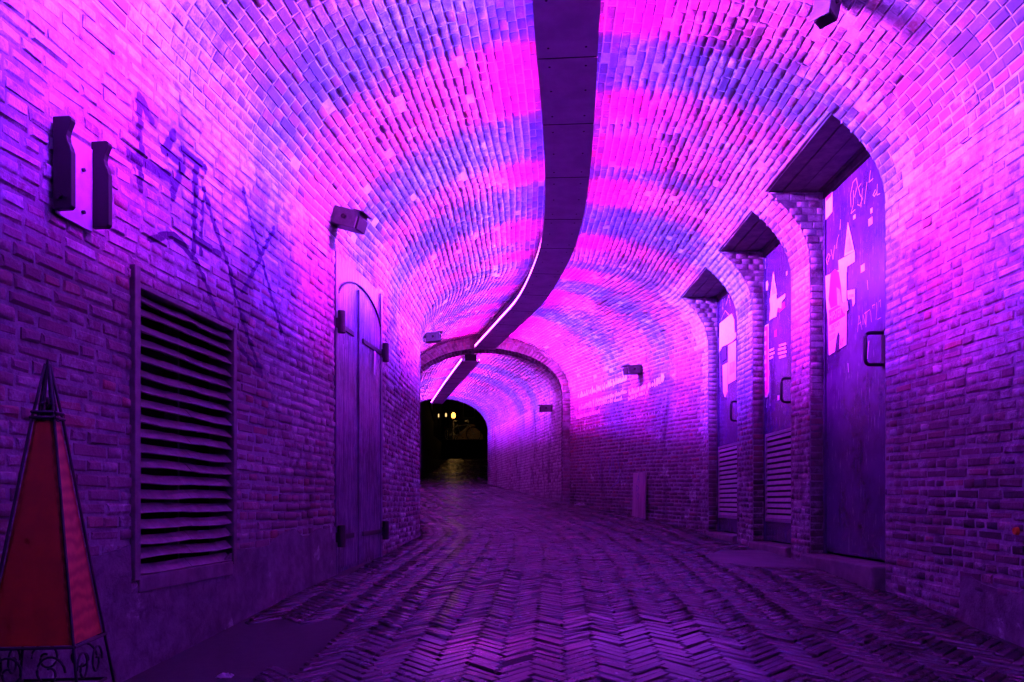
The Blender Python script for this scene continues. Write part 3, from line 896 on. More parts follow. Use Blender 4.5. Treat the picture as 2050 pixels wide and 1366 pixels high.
def trough(pts, hw, label, seqL, seqR, power, panel_len, spine_h):
    o = thing("light_trough", label, "light", tuple(pts[0]), group="ceiling light troughs")
    step = 0.09
    P = resample(pts, step)
    npan = int(round(panel_len / step))
    # bottom panels
    i = 0
    while i < len(P) - 1:
        j = min(i + npan, len(P) - 1)
        mb = sweep(P, i, j, [(-hw, 0), (hw, 0), (hw, 0.018), (-hw, 0.018)])
        # narrow open joint between panels
        t, r = frame_at(P, i)
        for k in range(4): mb.v[k] = tuple(Vector(mb.v[k]) + t * 0.011)
        pn_ = mb.build("panel", M_PANEL, o)
        if i > 0:
            q0 = P[i]; a_ = [q0 - r * (hw - 0.003) - t * 0.003, q0 + r * (hw - 0.003) - t * 0.003, q0 + r * (hw - 0.003) + t * 0.003, q0 - r * (hw - 0.003) + t * 0.003]
            MB().hexa([v + Vector((0, 0, -0.002)) for v in a_], [v + Vector((0, 0, 0.004)) for v in a_]).build("seam_strip", M_BLACK, o)
        for kk in (i + 1, (i + j) // 2, j - 1):
            if not (0 <= kk < len(P)): continue
            t2, r2 = frame_at(P, kk)
            for u in (-0.6, 0.62):
                c0 = P[kk] + r2 * (u * hw)
                sc_ = MB(); sc_.tube([c0 + Vector((0, 0, -0.0015)), c0 + Vector((0, 0, 0.002))], 0.006, 8); so_ = sc_.build("screw", M_IRON, pn_); so_.location = (0, 0, 0)
        i = j
    sweep(P, 0, len(P) - 1, [(-0.09, 0.0185), (0.09, 0.0185), (0.09, spine_h), (-0.09, spine_h)]).build("spine", M_BLACK, o)
    for s in (-1, 1):
        sweep(P, 0, len(P) - 1, [(s * 0.126 - 0.008, 0.0187), (s * 0.126 + 0.008, 0.0187), (s * 0.126 + 0.008, 0.029), (s * 0.126 - 0.008, 0.029)]).build("strip_rail", M_GREY, o)
    # light strips with their coloured segments
    ya = [p.y for p in P]
    for s, seq in ((-1, seqL), (1, seqR)):
        for n_, (y0, c) in enumerate(seq):
            y1 = seq[n_ + 1][0] if n_ + 1 < len(seq) else ya[-1]
            y0c, y1c = max(y0, ya[0] + 0.02), min(y1, ya[-1] - 0.02)
            if y1c - y0c < 0.03: continue
            def at(yv):
                k = min(len(P) - 2, max(0, int(np.searchsorted(ya, yv)) - 1))
                f = (yv - ya[k]) / max(1e-6, ya[k + 1] - ya[k])
                t, r = frame_at(P, k)
                return P[k].lerp(P[k + 1], f), t, r
            A, ta, ra = at(y0c); Bp, tb, rb = at(y1c)
            nsub = max(1, int((y1c - y0c) / 0.10)); mbs = MB()
            for q in range(nsub):
                u0 = y0c + (y1c - y0c) * q / nsub; u1 = y0c + (y1c - y0c) * (q + 1) / nsub - 0.004
                p0, _, r0 = at(u0); p1, _, r1 = at(u1)
                h = 0.041
                a = [p0 + r0 * (s * 0.136) + Vector((0, 0, h - 0.013)), p0 + r0 * (s * 0.136) + Vector((0, 0, h + 0.012)),
                     p1 + r1 * (s * 0.136) + Vector((0, 0, h + 0.012)), p1 + r1 * (s * 0.136) + Vector((0, 0, h - 0.013))]
                b = [v + r0 * (s * 0.008) for v in a]
                mbs.hexa(a, b)
            mbs.build("light_strip", led_mat(c), o)
            mid, tm, rm = at(0.5 * (y0c + y1c))
            seglen = y1c - y0c
            d = (rm * s) * math.cos(math.radians(8)) + Vector((0, 0, math.sin(math.radians(8))))
            xax = (Bp - A).normalized(); zax = -d.normalized()
            xax = (xax - zax * xax.dot(zax)).normalized(); yax = zax.cross(xax)
            ld = bpy.data.lights.new("strip_light", 'AREA')
            ld.shape = 'RECTANGLE'; ld.size = seglen; ld.size_y = 0.02
            ld.color = c; ld.energy = power * seglen
            lens(ld, xax)
            lo = bpy.data.objects.new("strip_light", ld); COL.objects.link(lo)
            M = Matrix((xax, yax, zax)).transposed().to_4x4()
            M.translation = mid + rm * (s * 0.115) + Vector((0, 0, 0.078)) - Vector(pts[0])
            lo.parent = o
            lo.matrix_basis = M
    # hangers
    for k in range(6, len(P) - 4, 16):
        t, r = frame_at(P, k)
        hb = MB(); hb.box(P[k] + Vector((0, 0, spine_h + 0.03)), (0.02, 0.02, 0.09)); hb.build("hanger", M_GREY, o)
    return o

seqL = [(-0.5, PUR), (0.2, BLU), (0.8, LAV), (1.3, BLU), (1.9, PUR), (2.35, MAG), (2.75, BLU), (3.05, LAV), (3.50, BLU), (4.15, MAG), (4.90, BLU),
        (5.62, MAG), (5.98, BLU), (6.80, MAG), (7.32, BLU), (7.62, RED), (7.88, BLU), (8.2, LAV), (8.55, BLU), (8.85, MAG), (9.10, LAV), (9.35, BLU),
        (9.70, MAG), (9.95, BLU), (10.25, RED), (10.5, LAV), (10.9, MAG), (11.3, RED)]
seqR = [(-0.5, PUR), (0.4, LAV), (0.9, PUR), (1.4, BLU), (1.9, PUR), (2.45, MAG), (2.75, BLU), (3.15, LAV), (3.6, MAG), (4.15, BLU), (4.72, MAG), (5.05, LAV), (5.3, MAG), (5.75, BLU), (6.0, RED),
        (6.25, MAG), (6.48, BLU), (7.22, MAG), (7.6, LAV), (8.0, BLU), (8.25, MAG), (8.60, BLU), (9.05, MAG), (9.45, PUR), (9.80, BLU), (10.3, MAG), (10.8, RED), (11.2, MAG)]
trough([(0.06, -0.5, 2.2), (0.13, 1.5, 2.2), (0.24, 3.49, 2.2), (0.307, 4.36, 2.2), (0.375, 5.4, 2.2), (0.40, 6.2, 2.2), (0.375, 7.23, 2.2), (0.22, 8.66, 2.2), (-0.04, 9.9, 2.2), (-0.40, 11.5, 2.2)],
       0.150, "long dark panelled trough with glowing strips hanging under the wide vault", seqL, seqR, LED_W_PER_M, 0.72, 0.19)
seq2L, seq2R = [], []
cyc = [BLU, MAG, LAV, RED, BLU, MAG, MAG, BLU, PUR, RED]
y = 12.3; k = 0
while y < 19.8:
    seq2L.append((y, cyc[k % 10])); seq2R.append((y - 0.1, cyc[(k + 1) % 10])); y += [0.35, 0.5, 0.4, 0.6, 0.3][k % 5]; k += 1
trough([(-0.64, 12.35, 2.17), (-1.18, 15.5, 2.27), (-1.86, 19.7, 2.42)], 0.14,
       "straight light trough hanging beyond the projecting arch", seq2L, seq2R, LED_W_PER_M * 0.33, 0.72, 0.12)

# ================================================================== LOUVRE GRILLE
LW_OFF = 0.0
def lw(y, z, d=0.0):
    """point on the left wall, d metres proud of it"""
    s = (XL(y + 0.05) - XL(y - 0.05)) / 0.1
    n = Vector((1, -s, 0)).normalized()
    return Vector((XL(y), y, z)) + n * (d + LW_OFF)
def lquad(mb, y0, y1, z0, z1, d0, d1):
    a = [lw(y0, z0, d0), lw(y1, z0, d0), lw(y1, z1, d0), lw(y0, z1, d0)]
    b = [lw(y0, z0, d1), lw(y1, z0, d1), lw(y1, z1, d1), lw(y0, z1, d1)]
    mb.hexa(a, b)
g0, g1, gz0, gz1 = GR
o = thing("louvre_grille", "tall wooden louvre grille with bent slats in the brick wall", "grille", tuple(lw(g0, gz0)))
for (a, b, c, d) in ((g0 - 0.012, g0 + 0.022, gz0, gz1), (g1 - 0.016, g1 + 0.012, gz0, gz1)):
    m_ = MB(); lquad(m_, a, b, c, d + (0.06 if a < g0 else 0), -0.10, 0.018); m_.build("frame_post", M_LOUV, o, bevel=0.003)
for (c, d) in ((gz0 - 0.045, gz0 + 0.012), (gz1 - 0.012, gz1 + 0.006)):
    m_ = MB(); lquad(m_, g0 + 0.022, g1 - 0.016, c, d, -0.10, 0.014); m_.build("frame_rail", M_LOUV, o, bevel=0.003)
m_ = MB(); lquad(m_, g0 + 0.005, g1 - 0.005, gz0, gz1, -0.20, -0.16); m_.build("backing", M_VOID, o)
for (yy) in (g0 - 0.005, g1 + 0.005):
    m_ = MB(); lquad(m_, yy - 0.006, yy + 0.006, gz0, gz1, -0.20, -0.02); m_.build("reveal", M_VOID, o)
ymid = 0.5 * (g0 + g1) + 0.01
m_ = MB(); lquad(m_, ymid - 0.007, ymid + 0.007, gz0, gz1, -0.10, -0.045); m_.build("mullion", M_LOUV, o)
nsl = 19
for k in range(nsl):
    zc = lerp(gz0 + 0.035, gz1 - 0.035, k / (nsl - 1))
    for (a, b) in ((g0 + 0.023, ymid - 0.001), (ymid + 0.001, g1 - 0.017)):
        m_ = MB()
        sg = rng.uniform(-0.004, 0.008)
        N_ = 5
        pr = []
        for q in range(N_ + 1):
            yy = lerp(a, b, q / N_); dz = -sg * 4 * (q / N_) * (1 - q / N_) + rng.uniform(-0.001, 0.001)
            pr.append([lw(yy, zc - 0.019 + dz, 0.003), lw(yy, zc - 0.016 + dz, 0.010), lw(yy, zc + 0.017 + dz, -0.022), lw(yy, zc + 0.012 + dz, -0.027)])
        for A_, B_ in zip(pr[:-1], pr[1:]): m_.hexa(A_, B_)
        m_.build("slat", M_LOUV, o)

# rendered plinth below the grille
def plinth(XFw, side, ya, yb, ztop0, ztop1, th, parent):
    mb = MB(); n = max(2, int((yb - ya) / 0.08))
    yy = np.linspace(ya, yb, n + 1)
    tops = [lerp(ztop0, ztop1, i / n) + (vnoise(y_ * 6, 3.3) - 0.5) * 0.12 for i, y_ in enumerate(yy)]
    for i in range(n):
        a, b = yy[i], yy[i + 1]
        xa, xb = XFw(a), XFw(b); e = -side * th
        mb.hexa([(xa, a, ZF(a) - 0.1), (xb, b, ZF(b) - 0.1), (xb, b, tops[i + 1]), (xa, a, tops[i])],
                [(xa + e, a, ZF(a) - 0.1), (xb + e, b, ZF(b) - 0.1), (xb + e * 0.6, b, tops[i + 1]), (xa + e * 0.6, a, tops[i])])
    mb.build("render_coat", M_PLASTER, parent)
plinth(XL, -1, 1.0, GR[0] - 0.02, -0.12, -0.15, 0.012, wall_l)
plinth(XL, -1, GR[0] - 0.02, LD[0] - 0.01, -0.32, -0.12, 0.012, wall_l)
plinth(XR, 1, 1.0, 3.55, -0.22, -0.36, 0.006, wall_r)

# ================================================================== WOODEN DOUBLE DOOR
LW_OFF = 0.026
o = thing("double_door", "tall old plank double door with arched top and strap hinges", "door", tuple(lw(LD[0], ZF(5.2))))
m_ = MB(); lquad(m_, LD[0], LD[1], -0.6, LDTOP + 0.045, -0.10, -0.026); m_.build("frame_board", M_LDOOR, o)
for (a, b) in ((LD[0] - 0.01, LD[0] + 0.035), (LD[1] - 0.035, LD[1] + 0.01)):
    m_ = MB(); lquad(m_, a, b, ZF(5.2) - 0.03, LDTOP, -0.06, -0.014); m_.build("door_jamb", M_LDOOR, o, bevel=0.004)
ysp = LD[0] + 0.43; yc = 0.5 * (LD[0] + LD[1]); hw_ = 0.5 * (LD[1] - LD[0]) - 0.03
def arch_z(y): return 1.18 + 0.25 * math.sqrt(max(0, 1 - ((y - yc) / (hw_ + 0.03)) ** 2))
for (a, b, dd) in ((LD[0] + 0.036, ysp - 0.005, 0.0), (ysp + 0.005, LD[1] - 0.036, -0.004)):
    leaf = None
    npl = 4
    root = MB()
    lquad(root, a, b, -0.385, 1.15, -0.055, -0.040 + dd)
    leaf = root.build("door_leaf", M_LDOOR, o)
    for q in range(npl):
        p0 = lerp(a, b, q / npl) + 0.0015; p1 = lerp(a, b, (q + 1) / npl) - 0.0015
        mb = MB(); ns = 4
        zb = max(ZF(p0), ZF(p1)) + 0.015
        A_ = [lw(p0, zb, -0.04 + dd), lw(p1, zb, -0.04 + dd)]; B_ = [lw(p0, zb, -0.018 + dd), lw(p1, zb, -0.018 + dd)]
        poly_b = [lw(p0, zb, -0.0395 + dd), lw(p1, zb, -0.0395 + dd)] + [lw(lerp(p1, p0, t / ns), arch_z(lerp(p1, p0, t / ns)), -0.0395 + dd) for t in range(ns + 1)]
        poly_f = [lw(p0, zb, -0.018 + dd), lw(p1, zb, -0.018 + dd)] + [lw(lerp(p1, p0, t / ns), arch_z(lerp(p1, p0, t / ns)), -0.018 + dd) for t in range(ns + 1)]
        n = len(poly_b)
        mb.add(poly_b + poly_f, [tuple(range(n))[::-1], tuple(range(n, 2 * n))] + [(i, (i + 1) % n, n + (i + 1) % n, n + i) for i in range(n)])
        pl = mb.build("plank", M_LDOOR, leaf); pl.location = (0, 0, 0)
    for zc in (1.085, -0.215):
        mb = MB()
        ha, hb = (a - 0.02, b - 0.10) if a < yc - 0.1 and b < ysp else (a + 0.10, b + 0.02)
        lquad(mb, ha, hb, zc - 0.016, zc + 0.016, -0.018 + dd, -0.008 + dd)
        mb.build("strap_hinge", M_IRON, o, bevel=0.003)
        he = a - 0.028 if b < ysp else b + 0.028
        mb = MB(); mb.tube([lw(he, zc - 0.06, 0.012), lw(he, zc + 0.075, 0.012)], 0.024, 10); lquad(mb, he - 0.02, he + 0.02, zc - 0.03, zc + 0.03, -0.02, 0.02)
        mb.build("hinge_pintle", M_IRON, o, smooth=False, bevel=0.003)
mb = MB(); lquad(mb, ysp - 0.006, ysp + 0.018, ZF(5.2) + 0.03, 1.40, -0.02, -0.006); mb.build("cover_strip", M_LDOOR, o, bevel=0.003)
mb = MB(); mb.tube([lw(y_, arch_z(y_) + 0.004, -0.018) for y_ in np.linspace(LD[0] + 0.038, LD[1] - 0.038, 24)], 0.007, 6); mb.build("arch_bead", M_IRON, o)
def lpaint(name, mat, pts_px, w, parent, d):
    mb = MB()
    for pl in pts_px:
        pp = [img_left(*p) for p in pl]
        mb.ribbon([lw(y_, z_, d) for y_, z_ in pp], w, (1, -0.11, 0))
    ob = mb.build(name, mat, parent); return ob
lpaint("sticker_strip", M_WHITE, [[(747, 706), (746, 748)]], 0.035, o, -0.012)
lpaint("paint_drip", M_PAPERG, [[(684, 690), (683, 760)], [(688, 700), (687, 800)], [(691, 715), (690, 780)]], 0.006, o, -0.014)

LW_OFF = 0.0
# ================================================================== FIN BRACKET ON THE LEFT WALL
o = thing("wall_bracket", "pale metal plate between two black scalloped fins on graffiti wall", "bracket", tuple(lw(2.41, 0.86)))
m_ = MB(); lquad(m_, 2.335, 2.50, 0.845, 1.105, 0.012, 0.018); m_.build("plate", M_PLATE, o, bevel=0.002)
for (y_, z_) in ((2.45, 1.02), (2.45, 0.89)):
    m_ = MB(); m_.tube([lw(y_, z_, 0.017), lw(y_, z_, 0.026)], 0.006, 8); m_.build("screw", M_IRON, o)
for (yb_, zt_) in ((2.325, 1.125), (2.50, 1.131)):
    prof = [(0.0, -0.27), (0.050, -0.27), (0.058, -0.262), (0.058, -0.105), (0.053, -0.088), (0.046, -0.074), (0.0435, -0.058), (0.046, -0.042), (0.053, -0.026), (0.058, -0.014), (0.057, -0.004), (0.05, 0), (0.0, 0)]
    poly = [lw(yb_, zt_ + z_, 0.012 + d_) for d_, z_ in prof]
    m_ = MB(); m_.prism(poly, (0.002, 0.022, 0)); fin = m_.build("fin", M_BLACK, o, bevel=0.002)
    if yb_ < 2.4:
        m_ = MB(); m_.tube([lw(yb_ - 0.002, zt_ - 0.235, 0.035), lw(yb_ - 0.010, zt_ - 0.235, 0.035)], 0.008, 10); bl_ = m_.build("bolt", M_IRON, fin); bl_.location = (0, 0, 0)
        bl_.location = Vector((0, 0, 0))

# ================================================================== STEEL DOORS
def rd(y, z, d=0.0): return Vector((XDOOR - 0.02 - d, y, z))
def rquad(mb, y0, y1, z0, z1, d0, d1):
    mb.hexa([rd(y0, z0, d0), rd(y0, z1, d0), rd(y1, z1, d0), rd(y1, z0, d0)], [rd(y0, z0, d1), rd(y0, z1, d1), rd(y1, z1, d1), rd(y1, z0, d1)])
XP = XDOOR - 0.0235
def px(x, y, dz=0.0):
    Y, Z = img_plane(x, y, XP); return Vector((XP - dz, Y, Z))
def flat(name, mat, quad_px, parent, d, th=0.0012):
    mb = MB(); a = [px(x, y, d) for x, y in quad_px]
    mb.prism([p for p in a], (-th, 0, 0)); return mb.build(name, mat, parent)
def strokes(name, mat, pls, w, parent, d):
    mb = MB()
    for pl in pls: mb.ribbon([px(x, y, d) for x, y in pl], w, (-1, 0, 0))
    return mb.build(name, mat, parent)
_fc = {}
def text_mesh(name, txt, mat, parent, x, y, size, d, squeeze=1.0):
    """lettering on the door plane; (x, y) photo pixel of the lower left corner"""
    cu = bpy.data.curves.new("txt", 'FONT'); cu.body = txt; cu.size = size; cu.extrude = 0.0003
    tmp = bpy.data.objects.new("txt", cu); COL.objects.link(tmp)
    dg = bpy.context.evaluated_depsgraph_get()
    me = bpy.data.meshes.new_from_object(tmp.evaluated_get(dg))
    bpy.data.objects.remove(tmp)
    P0 = px(x, y, d)
    M = Matrix(((0, 0, -1, P0.x), (-squeeze, 0, 0, P0.y), (0, 1, 0, P0.z), (0, 0, 0, 1)))
    me.transform(M); me.materials.clear(); me.materials.append(mat)
    ob = bpy.data.objects.new(name, me); COL.objects.link(ob); ob.parent = parent
    ob.location = -Vector(parent['_o']) if '_o' in parent else (0, 0, 0)
    return ob

DL = ["navy steel door with HIPSTER poster and no vent, above a stone step",
      "steel door with a pink sign and a slatted vent, between the other two steel doors",
      "steel door with large torn white posters and a slatted vent, next to the long brick wall"]
door_things = []
for i, (a, b) in enumerate(DOORS):
    zb = (-0.345, -0.325, -0.30)[i]
    o = thing("steel_door", DL[i], "door", (XDOOR, a, zb), group="steel doors in brick recesses"); door_things.append(o)
    m_ = MB(); rquad(m_, a + 0.03, b - 0.03, zb + 0.012, ZSOF - 0.05, -0.045, 0.0); m_.build("door_leaf", M_DOOR, o, bevel=0.004)
    for (p, q_) in ((a + 0.002, a + 0.028), (b - 0.028, b - 0.002)):
        m_ = MB(); rquad(m_, p, q_, zb, ZSOF - 0.048, -0.05, 0.012); m_.build("door_jamb", M_DOOR, o, bevel=0.003)
    m_ = MB(); m_.add([(XDOOR + 0.04, a, -0.6), (XDOOR + 0.04, b, -0.6), (XDOOR + 0.04, b, ZSOF), (XDOOR + 0.04, a, ZSOF)], [(0, 1, 2, 3)]); m_.build("backing", M_VOID, o)
    # D handle
    yh = (4.50, 5.90, 7.26)[i]; zh0, zh1 = (0.775, 0.955) if i == 0 else (0.74, 0.915)
    r = 0.028; pts = []
    def arc(cx, cz, a0, a1):
        return [(cx + r * math.cos(math.radians(t)), cz + r * math.sin(math.radians(t))) for t in np.linspace(a0, a1, 5)]
    pr = [(0.0, zh0)] + arc(0.105 - r, zh0 + r, -90, 0) + arc(0.105 - r, zh1 - r, 0, 90) + [(0.0, zh1)]
    m_ = MB(); m_.tube([rd(yh, z_, d_) for d_, z_ in pr], 0.0105, 10); m_.build("handle", M_BLACK, o, smooth=True)
    m_ = MB(); rquad(m_, yh - 0.02, yh + 0.02, zh0 - 0.02, zh1 + 0.02, 0.0005, 0.005); m_.build("handle_plate", M_BLACK, o, bevel=0.002)
    if i > 0:
        va, vb, v0, v1 = a + 0.07, b - 0.06, -0.16, 0.555
        vr = MB()
        for (p, q_, z0, z1) in ((va, va + 0.02, v0, v1), (vb - 0.02, vb, v0, v1), (va + 0.02, vb - 0.02, v0, v0 + 0.022), (va + 0.02, vb - 0.02, v1 - 0.022, v1)):
            rquad(vr, p, q_, z0, z1, 0.0005, 0.016)
        vent = vr.build("vent", M_VENT, o)
        m2 = MB(); rquad(m2, va + 0.02, vb - 0.02, v0 + 0.022, v1 - 0.022, 0.0006, 0.0016); bk = m2.build("vent_backing", M_VOID, vent); bk.location = (0, 0, 0)
        ns = 15
        for k in range(ns):
            zc = lerp(v0 + 0.042, v1 - 0.042, k / (ns - 1))
            m2 = MB()
            m2.hexa([rd(va + 0.021, zc - 0.017, 0.015), rd(va + 0.021, zc - 0.014, 0.017), rd(va + 0.021, zc + 0.014, 0.004), rd(va + 0.021, zc + 0.011, 0.002)],
                    [rd(vb - 0.021, zc - 0.017, 0.015), rd(vb - 0.021, zc - 0.014, 0.017), rd(vb - 0.021, zc + 0.014, 0.004), rd(vb - 0.021, zc + 0.011, 0.002)])
            sl = m2.build("slat", M_VENT, vent); sl.location = (0, 0, 0)
    # stone step
    st = MB(); zf0 = ZF(a) - 0.06
    st.hexa([(1.935 if i == 0 else 1.965, a + 0.004, ZF(a) - 0.1), (XDOOR + 0.03, a + 0.004, ZF(a) - 0.1), (XDOOR + 0.03, b - 0.004, ZF(b) - 0.1), (1.935 if i == 0 else 1.965, b - 0.004, ZF(b) - 0.1)],
            [(1.935 if i == 0 else 1.965, a + 0.004, zb - 0.002), (XDOOR + 0.03, a + 0.004, zb - 0.002), (XDOOR + 0.03, b - 0.004, zb - 0.002), (1.935 if i == 0 else 1.965, b - 0.004, zb - 0.002)])
    so = st.build("door_step", M_STONE, bevel=0.012)
    tag(so, ["worn stone step under the door with the HIPSTER poster", "stone step under the middle steel door with pink sign", "stone step under the steel door with torn white posters"][i], "step", "stone steps under the steel doors")

# --- door with the poster
o = door_things[0]
flat("notice", M_WHITE, [(1652, 396), (1667, 382), (1667, 424), (1652, 442)], o, 0.001)
flat("notice_print", M_PINK, [(1655, 395), (1664, 387), (1664, 393), (1655, 403)], o, 0.0026)
flat("warning_sign", M_WHITE, [(1698, 445), (1711, 503), (1691, 513)], o, 0.001)
flat("warning_sign_face", M_PAPERG, [(1698, 457), (1708, 500), (1694, 507)], o, 0.0026)
flat("notice", M_WHITE, [(1679, 522), (1712, 503), (1712, 524), (1696, 534), (1696, 545), (1681, 552)], o, 0.0012)
flat("poster", M_WHITE, [(1653, 553), (1695, 534), (1695, 690), (1660, 712), (1658, 640), (1654, 598)], o, 0.0008)
flat("poster_figure", M_PINK, [(1664, 549), (1672, 540), (1680, 545), (1684, 572), (1686, 600), (1689, 612), (1676, 612), (1664, 618), (1660, 600), (1662, 575)], o, 0.0022)
flat("poster_figure_shadow", M_PAPERG, [(1676, 575), (1682, 580), (1688, 612), (1678, 612)], o, 0.0036)
flat("poster_band", M_PINK, [(1660, 622), (1688, 606), (1693, 632), (1661, 652)], o, 0.0022)
text_mesh("poster_lettering", "HIPSTER", M_WHITE, o, 1661.5, 645, 0.085, 0.0040, 0.62)
text_mesh("poster_lettering", "DIRTCAPS", M_INK, o, 1665, 660, 0.038, 0.0022, 0.75)
text_mesh("poster_lettering", "PICARDOS", M_INK, o, 1661, 669, 0.026, 0.0022, 0.75)
text_mesh("poster_lettering", "AY", M_INK, o, 1682, 696, 0.075, 0.0022, 0.6)
flat("poster_print", M_PAPERG, [(1661, 674), (1673, 667), (1673, 676), (1662, 684)], o, 0.0022)
flat("poster_tear", M_DOOR, [(1679, 664), (1682, 672), (1681, 700), (1672, 706), (1675, 680)], o, 0.0022)
flat("sticker", M_WHITE, [(1697, 582), (1712, 579), (1712, 606), (1708, 614), (1706, 598), (1698, 600)], o, 0.001)
flat("sticker_print", M_PAPERG, [(1700, 590), (1710, 589), (1710, 595), (1700, 597)], o, 0.0026)
flat("poster_flap", M_PAPERG, [(1683, 610), (1698, 602), (1700, 620), (1691, 628)], o, 0.004)
strokes("marker_scrawl", M_MARKER, [
    [(1704, 415), (1703, 390), (1708, 365), (1715, 357), (1717, 372), (1711, 395)], [(1709, 382), (1709, 408), (1704, 428), (1712, 420)],
    [(1724, 368), (1719, 376), (1722, 390), (1727, 398), (1722, 412), (1717, 410)], [(1727, 378), (1724, 415)], [(1736, 365), (1731, 408)],
    [(1743, 342), (1740, 365), (1748, 358)], [(1753, 380), (1748, 391), (1751, 393), (1756, 384), (1757, 369)], [(1756, 384), (1756, 391), (1762, 388)],
    [(1657, 530), (1654, 520), (1659, 508), (1662, 512), (1658, 524)], [(1664, 500), (1668, 520), (1671, 492)], [(1674, 498), (1677, 478), (1680, 470)], [(1683, 440), (1682, 460)]], 0.0045, o, 0.0012)
strokes("marker_scrawl", M_MARKER, [[(1717, 665), (1720, 632), (1726, 660)], [(1718, 650), (1724, 645)], [(1728, 650), (1728, 630), (1733, 650), (1733, 625)], [(1736, 625), (1734, 655)], [(1731, 628), (1742, 620)],
    [(1743, 622), (1745, 645)], [(1748, 618), (1747, 612), (1752, 610)], [(1755, 606), (1756, 620), (1754, 640)], [(1760, 605), (1763, 600), (1763, 615)], [(1757, 640), (1764, 636)]], 0.0035, o, 0.0012)
strokes("scratch", M_MARKER, [[(1740, 683), (1738, 700), (1737, 718)], [(1737, 562), (1738, 580)], [(1698, 728), (1699, 745)]], 0.006, o, 0.0014)

# --- middle door
o = door_things[1]
flat("notice", M_WHITE, [(1519, 528), (1528, 518), (1528, 557), (1519, 567)], o, 0.001)
flat("notice_print", M_PINK, [(1521, 532), (1525, 527), (1525, 533), (1521, 538)], o, 0.0026)
flat("notice", M_WHITE, [(1529, 520), (1532.5, 517), (1532.5, 538), (1529, 543)], o, 0.001)
flat("sticker", M_WHITE, [(1534, 565), (1537, 562), (1538.5, 570), (1537, 581), (1534, 582)], o, 0.001)
flat("warning_sign", M_WHITE, [(1548.5, 544), (1556, 590), (1542, 598)], o, 0.001)
flat("warning_sign_face", M_PAPERG, [(1548.5, 556), (1553.5, 587), (1544.5, 593)], o, 0.0026)
flat("torn_paper", M_WHITE, [(1542, 598), (1555, 590), (1556, 600), (1566, 593), (1573, 588), (1573, 595), (1566, 604), (1565, 618), (1558, 616), (1555, 634), (1548, 637), (1541, 642), (1543, 620)], o, 0.0032)
flat("torn_paper_print", M_PINK, [(1559, 618), (1570, 604), (1572, 615), (1560, 626)], o, 0.001)
flat("pink_sign", M_WHITE, [(1520, 660), (1539, 648), (1539.5, 785), (1536, 795), (1525, 798), (1520, 790)], o, 0.001)
flat("pink_sign_print", M_PINK, [(1521.5, 663), (1537.5, 652), (1538, 783), (1535, 792), (1526, 795), (1522, 788)], o, 0.0026)
for (yy, hh_) in ((667, 10), (688, 8), (707, 8), (724, 9), (745, 6), (760, 7)):
    flat("pink_sign_lettering", M_WHITE, [(1525, yy), (1535, yy - 5), (1535, yy - 5 + hh_), (1525, yy + hh_)], o, 0.0042)
for (x0, y0_, x1) in ((1560, 690, 1574), (1558, 698, 1574), (1558, 706, 1575), (1560, 714, 1574), (1541, 700, 1550), (1541, 708, 1551), (1541, 716, 1548)):
    flat("notice_lettering", M_WHITE, [(x0, y0_), (x1, y0_ - 4), (x1, y0_ + 0.5), (x0, y0_ + 4.5)], o, 0.001)
strokes("paint_figure", M_WHITE, [[(1522, 570), (1517, 582), (1521, 590), (1521, 606), (1517, 608)], [(1525, 565), (1528, 582), (1525, 588), (1525, 608)]], 0.008, o, 0.0014)
strokes("paint_drip", M_MARKER, [[(1541, 725), (1542, 812)], [(1531, 800), (1530, 815)], [(1536, 800), (1535, 816)]], 0.008, o, 0.0014)
for k in range(16):
    dk = rng.randint(3); a_, b_ = DOORS[dk]
    yy = rng.uniform(a_ + 0.12, b_ - 0.1); zz = rng.uniform(0.75, 1.75); ww = rng.uniform(0.02, 0.055); hh2 = rng.uniform(0.02, 0.06)
    m_ = MB(); rquad(m_, yy, yy + ww, zz, zz + hh2, 0.0006, 0.0014 + 0.0004 * (k % 4)); m_.build("sticker", [M_WHITE, M_PAPERG, M_PINK, M_WHITE][k % 4], door_things[dk])
# --- third door
o = door_things[2]
flat("notice", M_WHITE, [(1429.5, 611), (1437, 606), (1437, 640), (1430, 645)], o, 0.001)
flat("notice_print", M_PINK, [(1431, 614), (1435, 611), (1435, 617), (1431, 620)], o, 0.0026)
flat("poster", M_WHITE, [(1441, 648), (1465, 628), (1470, 640), (1471, 668), (1474, 665), (1474, 676), (1466, 684), (1456, 690), (1446, 694), (1440, 706)], o, 0.001)
flat("poster", M_WHITE, [(1458, 692), (1474, 682), (1474, 760), (1458, 770)], o, 0.0014)
flat("poster_print", M_PAPERG, [(1461, 728), (1472, 722), (1472, 745), (1461, 752)], o, 0.0030)
flat("torn_paper", M_WHITE, [(1447, 732), (1457, 726), (1457, 785), (1452, 796), (1448, 785)], o, 0.001)
flat("poster_print", M_INK, [(1445, 700), (1455, 694), (1455, 718), (1445, 726)], o, 0.0028)
strokes("paint_drip", M_MARKER, [[(1441, 705), (1442, 775)], [(1433, 690), (1431, 720), (1435, 760), (1432, 790)], [(1436, 735), (1438, 760)]], 0.009, o, 0.0014)
strokes("marker_scrawl", M_MARKER, [[(1446, 600), (1447, 620), (1451, 598)], [(1453, 612), (1460, 590), (1462, 612)], [(1444, 640), (1452, 622), (1460, 632)]], 0.006, o, 0.0014)

